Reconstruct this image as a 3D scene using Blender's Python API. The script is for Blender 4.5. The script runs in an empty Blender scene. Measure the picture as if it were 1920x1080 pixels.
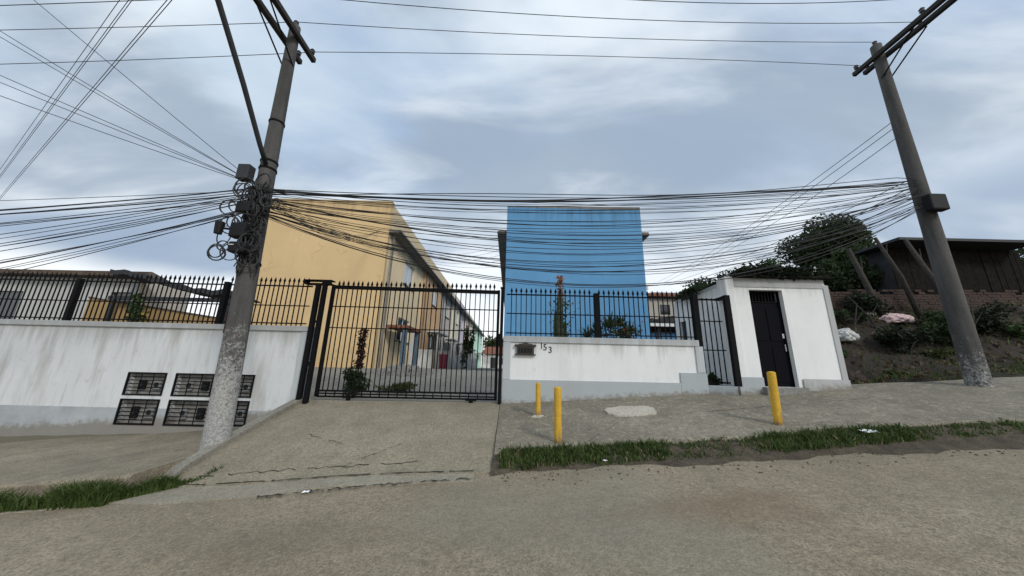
import bpy, bmesh, math, random
from mathutils import Vector, Matrix, noise as mnoise
R = math.radians
random.seed(7)
sc = bpy.context.scene
col = sc.collection

# ---------------------------------------------------------------- camera
cam_d = bpy.data.cameras.new('camera'); cam = bpy.data.objects.new('camera', cam_d); col.objects.link(cam)
cam_d.sensor_width = 36.0; cam_d.lens = 36.0 * 600 / 1920; cam_d.clip_start = 0.05; cam_d.clip_end = 3000
TH, RO, EYE = R(14.0), R(1.35), 1.55
fw = Vector((0, math.cos(TH), math.sin(TH))); up0 = Vector((0, -math.sin(TH), math.cos(TH))); rt0 = Vector((1, 0, 0))
rt = rt0 * math.cos(RO) + up0 * math.sin(RO); up = up0 * math.cos(RO) - rt0 * math.sin(RO)
cam.matrix_world = Matrix(((rt.x, up.x, -fw.x, 0), (rt.y, up.y, -fw.y, 0), (rt.z, up.z, -fw.z, EYE), (0, 0, 0, 1)))
sc.camera = cam

# ---------------------------------------------------------------- world: hazy sky with broken cloud
SUN_EL, SUN_AZ = R(34), R(143)      # azimuth clockwise from +Y: behind the camera
w = bpy.data.worlds.new('World'); sc.world = w; w.use_nodes = True
nt = w.node_tree; nt.nodes.clear(); N = nt.nodes.new; L = nt.links.new
def mth(op, a, b=None, clamp=False):
    n = N('ShaderNodeMath'); n.operation = op; n.use_clamp = clamp
    for i, v in enumerate((a, b)):
        if v is None: continue
        if isinstance(v, (int, float)): n.inputs[i].default_value = v
        else: L(v, n.inputs[i])
    return n.outputs[0]
def wmix(fac, a, b):
    n = N('ShaderNodeMix'); n.data_type = 'RGBA'
    if isinstance(fac, (int, float)): n.inputs[0].default_value = fac
    else: L(fac, n.inputs[0])
    for s, v in ((n.inputs[6], a), (n.inputs[7], b)):
        if isinstance(v, tuple): s.default_value = (*v, 1)
        else: L(v, s)
    return n.outputs[2]
def wramp(fac, pts):
    n = N('ShaderNodeValToRGB'); L(fac, n.inputs[0]); e = n.color_ramp.elements
    while len(e) < len(pts): e.new(0.5)
    for q, (p, v) in zip(e, pts): q.position = p; q.color = (v, v, v, 1)
    n.color_ramp.interpolation = 'EASE'
    return n.outputs[0]
out = N('ShaderNodeOutputWorld'); bg = N('ShaderNodeBackground'); bg.inputs[1].default_value = 0.1; L(bg.outputs[0], out.inputs[0])
sky = N('ShaderNodeTexSky'); sky.sky_type = 'NISHITA'; sky.sun_disc = False
sky.sun_elevation = SUN_EL; sky.sun_rotation = SUN_AZ; sky.dust_density = 2.0
tc = N('ShaderNodeTexCoord'); sep = N('ShaderNodeSeparateXYZ'); L(tc.outputs['Generated'], sep.inputs[0])
zc = mth('MAXIMUM', sep.outputs[2], 0.0); zd = mth('ADD', zc, 0.22)
px = mth('DIVIDE', sep.outputs[0], zd); py = mth('DIVIDE', sep.outputs[1], zd)
cmb = N('ShaderNodeCombineXYZ'); L(px, cmb.inputs[0]); L(py, cmb.inputs[1])
def wnoise(scale, detail, rough, off, stretch=(1, 1, 1), rot=0.0, dist=0.0):
    m = N('ShaderNodeMapping'); m.inputs['Location'].default_value = off; m.inputs['Scale'].default_value = stretch
    m.inputs['Rotation'].default_value = (0, 0, rot); L(cmb.outputs[0], m.inputs[0])
    n = N('ShaderNodeTexNoise'); n.inputs['Scale'].default_value = scale; n.inputs['Detail'].default_value = detail
    n.inputs['Roughness'].default_value = rough; n.inputs['Distortion'].default_value = dist; L(m.outputs[0], n.inputs[0])
    return n.outputs[0]
n1 = wnoise(0.9, 7, 0.52, (5.6, 18.3, 0), (0.75, 1.25, 1), 0.6, 0.25)
n2 = wnoise(0.95, 6, 0.52, (15.3, 3.2, 0), (0.7, 1.4, 1), -0.5, 0.3)
n3 = wnoise(2.0, 6, 0.52, (12.7, 17.4, 0), (0.6, 1.5, 1), 0.5, 0.35)
n4 = wnoise(0.8, 5, 0.5, (12.8, 3.0, 0), (0.55, 1.2, 1), 0.0, 0.3)
blue = wmix(0.80, sky.outputs[0], (3.5, 4.75, 6.6))
thin = wmix(wramp(n1, ((0.36, 0.0), (0.60, 1.0))), blue, (5.6, 6.55, 7.5))
hor = wmix(wramp(zc, ((0.12, 1.0), (0.22, 0.75), (0.52, 0.0))), thin, (9.0, 9.3, 9.5))
dk = mth('MULTIPLY', wramp(n2, ((0.48, 0.0), (0.65, 0.85))), wramp(zc, ((0.14, 0.0), (0.24, 1.0))))
grey = wmix(dk, hor, (3.0, 3.75, 4.7))
whit = wmix(wramp(n3, ((0.46, 0.0), (0.74, 0.60))), grey, (8.6, 9.1, 9.5))
slate = mth('MULTIPLY', wramp(n4, ((0.46, 0.0), (0.60, 0.9))), wramp(zc, ((0.15, 0.0), (0.21, 1.0), (0.30, 0.9), (0.42, 0.0))))
fin = wmix(slate, whit, (2.7, 3.6, 4.9))
L(fin, bg.inputs[0])

# ---------------------------------------------------------------- sun, weak and diffuse through cloud
sd = bpy.data.lights.new('sun', 'SUN'); sd.energy = 1.5; sd.angle = R(14); sd.color = (1.0, 0.95, 0.87)
so = bpy.data.objects.new('sun', sd); col.objects.link(so); so.location = (0, -5, 30)
sdir = Vector((math.sin(SUN_AZ) * math.cos(SUN_EL), math.cos(SUN_AZ) * math.cos(SUN_EL), math.sin(SUN_EL)))
so.rotation_euler = sdir.to_track_quat('Z', 'Y').to_euler()
vs = sc.view_settings; vs.view_transform = 'Standard'; vs.look = 'None'; vs.exposure = 0.25; vs.gamma = 1.0
sc.render.film_transparent = False

# ---------------------------------------------------------------- material helpers
MATS = {}
class NB:
    def __init__(s, name):
        s.m = bpy.data.materials.new(name); s.m.use_nodes = True; s.t = s.m.node_tree; s.t.nodes.clear()
        s.o = s.n('ShaderNodeOutputMaterial'); s.b = s.n('ShaderNodeBsdfPrincipled'); s.l(s.b.outputs[0], s.o.inputs[0])
        s.tc = s.n('ShaderNodeTexCoord'); s.geo = s.n('ShaderNodeNewGeometry'); MATS[name] = s.m
    def n(s, k): return s.t.nodes.new(k)
    def l(s, a, b): s.t.links.new(a, b)
    def pos(s): return s.geo.outputs['Position']
    def noise(s, scale, detail=4, rough=0.55, src=None, stretch=None, off=None, dist=0):
        src = src or s.pos()
        if stretch or off:
            m = s.n('ShaderNodeMapping'); m.inputs['Scale'].default_value = stretch or (1, 1, 1)
            m.inputs['Location'].default_value = off or (0, 0, 0); s.l(src, m.inputs[0]); src = m.outputs[0]
        k = s.n('ShaderNodeTexNoise'); k.inputs['Scale'].default_value = scale; k.inputs['Detail'].default_value = detail
        k.inputs['Roughness'].default_value = rough; k.inputs['Distortion'].default_value = dist; s.l(src, k.inputs[0]); return k.outputs[0]
    def ramp(s, fac, pts):
        k = s.n('ShaderNodeValToRGB'); s.l(fac, k.inputs[0]); e = k.color_ramp.elements
        while len(e) < len(pts): e.new(0.5)
        for q, (p, v) in zip(e, pts): q.position = p; q.color = (v, v, v, 1) if not isinstance(v, tuple) else (*v, 1)
        return k.outputs[0]
    def mix(s, fac, a, b, mode='MIX'):
        k = s.n('ShaderNodeMix'); k.data_type = 'RGBA'; k.blend_type = mode
        if isinstance(fac, (int, float)): k.inputs[0].default_value = fac
        else: s.l(fac, k.inputs[0])
        for q, v in ((k.inputs[6], a), (k.inputs[7], b)):
            if isinstance(v, tuple): q.default_value = (*v, 1)
            else: s.l(v, q)
        return k.outputs[2]
    def math(s, op, a, b=None, clamp=False):
        k = s.n('ShaderNodeMath'); k.operation = op; k.use_clamp = clamp
        for i, v in enumerate((a, b)):
            if v is None: continue
            if isinstance(v, (int, float)): k.inputs[i].default_value = v
            else: s.l(v, k.inputs[i])
        return k.outputs[0]
    def xyz(s, src=None):
        k = s.n('ShaderNodeSeparateXYZ'); s.l(src or s.pos(), k.inputs[0]); return k.outputs
    def done(s, colr, rough=0.8, bump=None, bs=0.3, bd=0.01, metal=0.0, spec=None):
        if isinstance(colr, tuple): s.b.inputs['Base Color'].default_value = (*colr, 1)
        else: s.l(colr, s.b.inputs['Base Color'])
        if isinstance(rough, (int, float)): s.b.inputs['Roughness'].default_value = rough
        else: s.l(rough, s.b.inputs['Roughness'])
        s.b.inputs['Metallic'].default_value = metal
        if spec is not None: s.b.inputs['Specular IOR Level'].default_value = spec
        if bump is not None:
            k = s.n('ShaderNodeBump'); k.inputs['Strength'].default_value = bs; k.inputs['Distance'].default_value = bd
            s.l(bump, k.inputs['Height']); s.l(k.outputs[0], s.b.inputs['Normal'])
        return s.m
def C(c, k): return tuple(min(1, v * k) for v in c)
def concrete(name, base, warm, grain=70, stain=0.45, bs=0.5):
    b = NB(name)
    big = b.noise(0.55, 6, 0.6); mid = b.noise(3.2, 6, 0.62, off=(5, 2, 1)); fine = b.noise(grain, 3, 0.7); spk = b.noise(grain * 2.4, 2, 0.6)
    c = b.mix(b.ramp(big, ((0.36, 0.0), (0.66, 1.0))), base, warm)
    c = b.mix(b.ramp(mid, ((0.50, 0.0), (0.74, stain))), c, C(base, 0.5))
    c = b.mix(b.ramp(mid, ((0.26, 0.5), (0.42, 0.0))), c, C(warm, 1.28))
    sp2 = b.noise(grain * 0.32, 5, 0.72, off=(9, 4, 3)); blot = b.noise(1.4, 6, 0.68, off=(3, 9, 4))
    c = b.mix(b.ramp(blot, ((0.46, 0.0), (0.62, 0.38))), c, C(base, 0.62))
    c = b.mix(b.ramp(sp2, ((0.36, 0.6), (0.50, 0.0))), c, C(base, 0.48))
    c = b.mix(b.ramp(sp2, ((0.56, 0.0), (0.72, 0.5))), c, C(warm, 1.35))
    c = b.mix(b.ramp(fine, ((0.40, 0.65), (0.56, 0.0))), c, C(base, 0.40))
    c = b.mix(b.ramp(spk, ((0.56, 0.0), (0.70, 0.6))), c, C(warm, 1.55))
    h = b.math('ADD', b.math('MULTIPLY', fine, 0.5), b.math('MULTIPLY', mid, 1.2))
    return b, c, h
b, c, h = concrete('concrete_drive', (0.285, 0.245, 0.17), (0.375, 0.33, 0.24)); g1 = b.noise(26, 4, 0.75, off=(4, 8, 1)); c = b.mix(b.ramp(g1, ((0.36, 0.6), (0.48, 0.0))), c, (0.13, 0.112, 0.08)); b.done(c, 0.9, h, 0.5, 0.012)
b, c, h = concrete('concrete_walk', (0.205, 0.182, 0.135), (0.34, 0.302, 0.226), stain=0.8); g1 = b.noise(26, 4, 0.75, off=(4, 8, 1)); g2 = b.noise(9, 5, 0.7, off=(1, 5, 6)); c = b.mix(b.ramp(g1, ((0.36, 0.7), (0.48, 0.0))), c, (0.09, 0.08, 0.06)); c = b.mix(b.ramp(g2, ((0.54, 0.0), (0.66, 0.6))), c, (0.42, 0.38, 0.30)); b.done(c, 0.9, h, 0.6, 0.014)
b, c, h = concrete('concrete_left', (0.22, 0.184, 0.13), (0.39, 0.33, 0.235), stain=0.7); b.done(c, 0.9, h, 0.5, 0.012)
b, c, h = concrete('concrete_kerb', (0.26, 0.24, 0.20), (0.36, 0.335, 0.275), stain=0.6); b.done(c, 0.9, h, 0.6, 0.012)
b, c, h = concrete('concrete_gutter', (0.32, 0.285, 0.215), (0.39, 0.35, 0.265), stain=0.35); b.done(c, 0.9, h, 0.4, 0.01)
b, c, h = concrete('concrete_patch', (0.48, 0.44, 0.36), (0.60, 0.55, 0.46), stain=0.3); b.done(c, 0.9, h, 0.4, 0.008)
b, c, h = concrete('concrete_yard', (0.25, 0.235, 0.20), (0.33, 0.31, 0.265), grain=40); b.done(c, 0.9, h, 0.4, 0.01)
b, c, h = concrete('concrete_grey', (0.22, 0.215, 0.20), (0.31, 0.30, 0.28)); b.done(c, 0.9, h, 0.4, 0.01)
# road: worn concrete-brown surface with oily brown stains of its own
b, c, h = concrete('road_surface', (0.288, 0.236, 0.156), (0.365, 0.306, 0.212), grain=48, stain=0.45)
st = b.noise(0.42, 5, 0.6, off=(2.6, 0.4, 0)); c = b.mix(b.ramp(st, ((0.56, 0.0), (0.70, 0.6))), c, (0.17, 0.125, 0.078))
x, y, z = b.xyz()
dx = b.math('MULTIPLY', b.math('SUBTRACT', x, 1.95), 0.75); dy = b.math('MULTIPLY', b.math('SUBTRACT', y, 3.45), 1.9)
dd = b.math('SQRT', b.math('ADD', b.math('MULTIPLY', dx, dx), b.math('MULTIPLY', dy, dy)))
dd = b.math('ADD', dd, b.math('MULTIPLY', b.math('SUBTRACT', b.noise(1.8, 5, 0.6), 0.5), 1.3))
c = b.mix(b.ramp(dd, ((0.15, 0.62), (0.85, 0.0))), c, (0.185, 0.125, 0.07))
g1 = b.noise(30, 3, 0.75, off=(4, 8, 1)); g2 = b.noise(22, 3, 0.75, off=(1, 5, 6)); c = b.mix(b.ramp(g1, ((0.36, 0.42), (0.48, 0.0))), c, (0.125, 0.105, 0.07)); c = b.mix(b.ramp(g2, ((0.54, 0.0), (0.68, 0.28))), c, (0.46, 0.40, 0.30))
tw = b.noise(0.9, 5, 0.6, stretch=(0.16, 1.0, 1.0), off=(1, 3, 0)); c = b.mix(b.ramp(tw, ((0.50, 0.0), (0.66, 0.32))), c, (0.15, 0.125, 0.09)); bp = b.noise(0.28, 4, 0.55, off=(7, 2, 0)); c = b.mix(b.ramp(bp, ((0.50, 0.0), (0.60, 0.30))), c, (0.24, 0.222, 0.182))
b.done(c, 0.88, h, 0.7, 0.016)
# soil and far ground
b = NB('soil'); n = b.noise(2.5, 7, 0.65); f = b.noise(28, 4, 0.7)
c = b.mix(b.ramp(n, ((0.35, 0.0), (0.7, 1.0))), (0.016, 0.012, 0.009), (0.042, 0.031, 0.021)); c = b.mix(b.ramp(f, ((0.5, 0.0), (0.75, 0.5))), c, (0.014, 0.016, 0.008))
b.done(c, 0.95, b.math('ADD', n, b.math('MULTIPLY', f, 0.4)), 0.9, 0.06)
b = NB('far_ground'); n = b.noise(0.3, 6, 0.6)
b.done(b.mix(n, (0.09, 0.085, 0.05), (0.17, 0.15, 0.11)), 0.95)
# old limewashed wall with rain streaks; grey painted band below a level
def limewash(name, white, band, level, streak, grime=0.5, drip=2.15):
    b = NB(name); x, y, z = b.xyz()
    s1 = b.noise(3.0, 5, 0.6, stretch=(1.0, 1.0, 0.16)); s2 = b.noise(11, 4, 0.6, stretch=(1, 1, 0.10), off=(3, 0, 0)); bl = b.noise(1.1, 6, 0.6); f = b.noise(45, 3, 0.6)
    c = b.mix(b.ramp(bl, ((0.35, 0.0), (0.7, 0.35))), white, C(white, 0.80))
    c = b.mix(b.ramp(s1, ((0.50, 0.0), (0.72, streak))), c, (0.33, 0.33, 0.30))
    c = b.mix(b.ramp(s2, ((0.54, 0.0), (0.74, streak * 0.7))), c, (0.38, 0.37, 0.33))
    c = b.mix(b.ramp(b.noise(6, 6, 0.7, off=(1, 7, 2)), ((0.60, 0.0), (0.74, grime))), c, (0.45, 0.43, 0.38))
    if band:
        e = b.math('ADD', z, b.math('MULTIPLY', b.math('SUBTRACT', f, 0.5), 0.02))
        g = b.mix(b.ramp(b.noise(2.2, 6, 0.65), ((0.35, 0.0), (0.72, 1.0))), band, C(band, 0.72))
        c = b.mix(b.math('LESS_THAN', e, level), c, g)
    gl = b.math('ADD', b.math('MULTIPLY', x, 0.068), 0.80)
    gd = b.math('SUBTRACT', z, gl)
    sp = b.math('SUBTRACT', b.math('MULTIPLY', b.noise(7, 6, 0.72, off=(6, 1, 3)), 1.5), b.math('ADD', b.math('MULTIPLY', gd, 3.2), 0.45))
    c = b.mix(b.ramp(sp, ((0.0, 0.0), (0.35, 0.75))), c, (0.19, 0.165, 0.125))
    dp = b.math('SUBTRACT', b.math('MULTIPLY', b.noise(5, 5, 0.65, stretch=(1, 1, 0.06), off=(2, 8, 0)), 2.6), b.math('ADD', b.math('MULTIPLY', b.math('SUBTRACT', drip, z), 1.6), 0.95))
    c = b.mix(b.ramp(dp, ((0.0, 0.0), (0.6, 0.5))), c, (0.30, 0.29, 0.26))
    b.done(c, 0.85, b.math('ADD', b.math('MULTIPLY', f, 0.5), bl), 0.35, 0.012)
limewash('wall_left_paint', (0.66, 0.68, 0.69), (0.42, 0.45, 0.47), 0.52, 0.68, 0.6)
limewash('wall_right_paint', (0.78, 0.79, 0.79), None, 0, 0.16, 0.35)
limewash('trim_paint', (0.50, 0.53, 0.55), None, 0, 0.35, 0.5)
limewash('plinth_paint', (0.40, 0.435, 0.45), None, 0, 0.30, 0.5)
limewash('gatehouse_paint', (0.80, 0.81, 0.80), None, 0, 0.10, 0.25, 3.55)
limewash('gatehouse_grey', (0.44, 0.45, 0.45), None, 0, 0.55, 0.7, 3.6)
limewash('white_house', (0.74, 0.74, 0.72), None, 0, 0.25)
def stucco(name, base, dirt=0.35, top=7.4, crackk=0.0):
    b = NB(name); bl = b.noise(0.5, 6, 0.6); s = b.noise(2.0, 5, 0.6, stretch=(1, 1, 0.10)); f = b.noise(30, 3, 0.6); x, y, z = b.xyz()
    c = b.mix(b.ramp(bl, ((0.3, 0.0), (0.70, 0.6))), base, C(base, 0.80))
    c = b.mix(b.ramp(b.noise(1.3, 7, 0.7, off=(4, 4, 4)), ((0.55, 0.0), (0.68, 0.35))), c, C(base, 1.16))
    c = b.mix(b.ramp(s, ((0.52, 0.0), (0.74, dirt))), c, C(base, 0.6))
    # rain drips under the coping, broken up by noise
    dr = b.noise(3.2, 5, 0.65, stretch=(1, 1, 0.05), off=(8, 3, 0)); dist = b.math('SUBTRACT', top, z)
    k = b.math('SUBTRACT', b.math('MULTIPLY', dr, 3.2), b.math('ADD', b.math('MULTIPLY', dist, 0.75), 1.0))
    c = b.mix(b.ramp(k, ((0.0, 0.0), (0.75, 0.55))), c, C(base, 0.42))
    if crackk:
        v = b.n('ShaderNodeTexVoronoi'); v.feature = 'DISTANCE_TO_EDGE'; v.inputs['Scale'].default_value = 0.42
        m = b.n('ShaderNodeMix'); m.data_type = 'VECTOR'; m.inputs[0].default_value = 0.12; b.l(b.pos(), m.inputs[4]); nz = b.n('ShaderNodeTexNoise'); nz.inputs['Scale'].default_value = 1.5; nz.inputs['Detail'].default_value = 6; b.l(b.pos(), nz.inputs[0]); sc2 = b.n('ShaderNodeVectorMath'); sc2.operation = 'SCALE'; sc2.inputs['Scale'].default_value = 8; b.l(nz.outputs['Color'], sc2.inputs[0]); b.l(sc2.outputs[0], m.inputs[5]); b.l(m.outputs[1], v.inputs[0])
        ck = b.math('MULTIPLY', b.ramp(v.outputs['Distance'], ((0.004, 1.0), (0.010, 0.0))), b.ramp(b.noise(0.7, 3, 0.5, off=(2, 5, 1)), ((0.5, 0.0), (0.6, crackk))))
        c = b.mix(ck, c, C(base, 0.35))
    b.done(c, 0.9, b.math('ADD', b.math('MULTIPLY', f, 0.4), bl), 0.35, 0.015)
stucco('yellow_stucco', (0.73, 0.525, 0.275), 0.22, 8.9, 0.22)
stucco('tan_stucco', (0.86, 0.69, 0.44), 0.25)
stucco('orange_stucco', (0.72, 0.46, 0.25)); stucco('greybeige_stucco', (0.62, 0.56, 0.49)); stucco('cream_stucco', (0.86, 0.80, 0.62))
stucco('lilac_stucco', (0.74, 0.66, 0.74)); stucco('peach_stucco', (0.80, 0.68, 0.56)); stucco('mint_stucco', (0.50, 0.76, 0.62))
stucco('blue_stucco', (0.122, 0.322, 0.56), 0.15, 8.85, 0.2); stucco('ochre_stucco', (0.40, 0.26, 0.11)); stucco('beige_stucco', (0.50, 0.46, 0.40))
def simple(name, base, rough=0.6, metal=0.0, var=0.3, scale=8, bs=0.2, spec=None):
    b = NB(name); n = b.noise(scale, 5, 0.6)
    b.done(b.mix(b.ramp(n, ((0.35, 0.0), (0.7, 1.0))), base, C(base, 1 - var)), rough, n, bs, 0.006, metal, spec)
simple('black_iron', (0.007, 0.007, 0.008), 0.8, 0.0, 0.4, 14, spec=0.15); simple('black_door', (0.003, 0.003, 0.006), 0.8, 0.0, 0.3, 6, spec=0.12)
simple('dark_plastic', (0.010, 0.010, 0.012), 0.65, 0, 0.3, spec=0.25); simple('cable_black', (0.012, 0.012, 0.013), 0.6, 0, 0.2)
simple('grey_metal', (0.16, 0.16, 0.16), 0.5, 0.6); simple('mail_metal', (0.055, 0.045, 0.040), 0.6, 0.2, 0.5, 30)
simple('steel', (0.55, 0.55, 0.55), 0.35, 0.9); simple('meter_grey', (0.30, 0.31, 0.31), 0.6); simple('recess', (0.34, 0.325, 0.30), 0.9, 0, 0.5)
simple('porcelain', (0.06, 0.045, 0.04), 0.3); simple('wood_arm', (0.028, 0.024, 0.022), 0.85, 0, 0.5, 12)
simple('eave_grey', (0.20, 0.185, 0.17), 0.85, 0, 0.5, 3); simple('white_paint', (0.75, 0.75, 0.73), 0.7, 0, 0.15)
simple('roof_tile', (0.25, 0.10, 0.055), 0.85, 0, 0.45, 5); simple('brown_tile', (0.12, 0.085, 0.06), 0.9, 0, 0.5, 5)
simple('old_board', (0.018, 0.015, 0.013), 0.95, 0, 0.6, 6, spec=0.1); simple('dark_sheet', (0.028, 0.030, 0.034), 0.7, 0, 0.4, 4); simple('bluegrey_paint', (0.10, 0.16, 0.22), 0.7, 0, 0.4)
simple('red_plastic', (0.40, 0.06, 0.09), 0.5); simple('pink_cloth', (0.62, 0.45, 0.45), 0.9, 0, 0.3); simple('bag_white', (0.62, 0.62, 0.60), 0.8, 0, 0.35, 10)
simple('paper_white', (0.85, 0.86, 0.88), 0.7, 0, 0.06); simple('rubble_grey', (0.28, 0.27, 0.25), 0.9, 0, 0.5); simple('brick_red', (0.062, 0.036, 0.028), 0.9, 0, 0.7, 3)
b = NB('verge_soil'); n = b.noise(6, 7, 0.7); f = b.noise(40, 4, 0.7)
c = b.mix(b.ramp(n, ((0.35, 0.0), (0.66, 1.0))), (0.042, 0.033, 0.021), (0.105, 0.083, 0.055)); b.done(b.mix(b.ramp(f, ((0.55, 0.0), (0.72, 0.6))), c, (0.24, 0.20, 0.14)), 0.95, b.math('ADD', n, f), 0.8, 0.03)
simple('bark', (0.050, 0.041, 0.032), 0.95, 0, 0.6, 9, 0.8); simple('digit_black', (0.02, 0.02, 0.02), 0.5); simple('red_paint', (0.42, 0.05, 0.05), 0.8, 0, 0.5, 20)
simple('cactus_skin', (0.07, 0.10, 0.055), 0.7, 0, 0.5, 10); simple('flower_orange', (0.36, 0.165, 0.085), 0.7, 0, 0.4, 15); simple('flower_red', (0.42, 0.05, 0.07), 0.7)
b = NB('glass'); b.done((0.30, 0.36, 0.42), 0.08, spec=0.8)
b = NB('dark_glass'); b.done((0.025, 0.03, 0.035), 0.1, spec=0.7)
b = NB('bollard_yellow'); n = b.noise(9, 5, 0.65, src=b.tc.outputs['Object']); f = b.noise(30, 4, 0.7, src=b.tc.outputs['Object'])
c = b.mix(b.ramp(n, ((0.4, 0.0), (0.7, 1.0))), (0.66, 0.39, 0.025), (0.50, 0.29, 0.03)); c = b.mix(b.ramp(f, ((0.62, 0.0), (0.72, 0.8))), c, (0.22, 0.16, 0.09)); x, y, z = b.xyz(b.tc.outputs['Object'])
k = b.math('SUBTRACT', b.math('MULTIPLY', b.noise(16, 5, 0.7, src=b.tc.outputs['Object'], off=(2, 2, 2)), 1.3), b.math('ADD', b.math('MULTIPLY', z, 4.5), 0.35))
c = b.mix(b.ramp(k, ((0.0, 0.0), (0.25, 0.85))), c, (0.10, 0.07, 0.045))
c = b.mix(b.ramp(b.noise(5, 6, 0.7, src=b.tc.outputs['Object'], stretch=(1, 1, 0.3)), ((0.52, 0.0), (0.60, 0.75))), c, (0.30, 0.18, 0.065))
b.done(c, 0.75, f, 0.4, 0.004)
# concrete pole, whitewashed flaking lower part
b = NB('pole_concrete'); x, y, z = b.xyz(); f = b.noise(26, 6, 0.75); m_ = b.noise(5, 6, 0.65); v = b.noise(3.5, 5, 0.6, stretch=(2, 2, 0.25))
c = b.mix(b.ramp(v, ((0.35, 0.0), (0.7, 1.0))), (0.047, 0.045, 0.043), (0.098, 0.093, 0.088))
c = b.mix(b.ramp(f, ((0.5, 0.0), (0.7, 0.5))), c, (0.022, 0.02, 0.019))
k = b.math('ADD', b.math('MULTIPLY', b.math('SUBTRACT', 2.35, z), 0.16), b.math('ADD', b.math('MULTIPLY', f, 0.75), b.math('MULTIPLY', m_, 0.45)))
c = b.mix(b.math('MULTIPLY', b.ramp(k, ((0.66, 0.0), (0.80, 0.85))), b.ramp(b.noise(34, 4, 0.7, off=(3, 1, 2)), ((0.40, 0.50), (0.58, 1.0)))), c, (0.46, 0.46, 0.44))
b.done(c, 0.9, b.math('ADD', f, m_), 0.7, 0.012)
def leafmat(name, a, d, sc_=2.5, trans=0.25):
    b = NB(name); n = b.noise(sc_, 4, 0.6); f = b.noise(sc_ * 9, 2, 0.5)
    c = b.mix(b.ramp(n, ((0.35, 0.0), (0.68, 1.0))), a, d); c = b.mix(b.ramp(f, ((0.45, 0.0), (0.7, 0.6))), c, C(d, 1.3))
    b.l(c, b.b.inputs['Base Color']); b.b.inputs['Roughness'].default_value = 0.65; b.b.inputs['Specular IOR Level'].default_value = 0.25
    t = b.n('ShaderNodeBsdfTranslucent'); b.l(c, t.inputs[0]); mx = b.n('ShaderNodeMixShader'); mx.inputs[0].default_value = trans
    b.l(b.b.outputs[0], mx.inputs[1]); b.l(t.outputs[0], mx.inputs[2]); b.l(mx.outputs[0], b.o.inputs[0])
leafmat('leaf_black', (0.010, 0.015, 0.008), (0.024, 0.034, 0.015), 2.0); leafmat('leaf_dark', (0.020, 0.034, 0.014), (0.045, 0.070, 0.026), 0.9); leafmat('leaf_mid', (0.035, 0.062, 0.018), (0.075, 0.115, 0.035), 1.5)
leafmat('leaf_olive', (0.050, 0.060, 0.022), (0.10, 0.11, 0.04), 2.5); leafmat('leaf_yellow', (0.20, 0.17, 0.03), (0.34, 0.26, 0.04), 4)
leafmat('leaf_red', (0.035, 0.012, 0.014), (0.075, 0.022, 0.024), 6); leafmat('grass', (0.034, 0.056, 0.013), (0.085, 0.125, 0.034), 5.5, 0.3); leafmat('dry_grass', (0.14, 0.12, 0.06), (0.26, 0.21, 0.11), 5, 0.2); leafmat('dry_leaf', (0.06, 0.045, 0.025), (0.14, 0.10, 0.055), 3)

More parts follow.
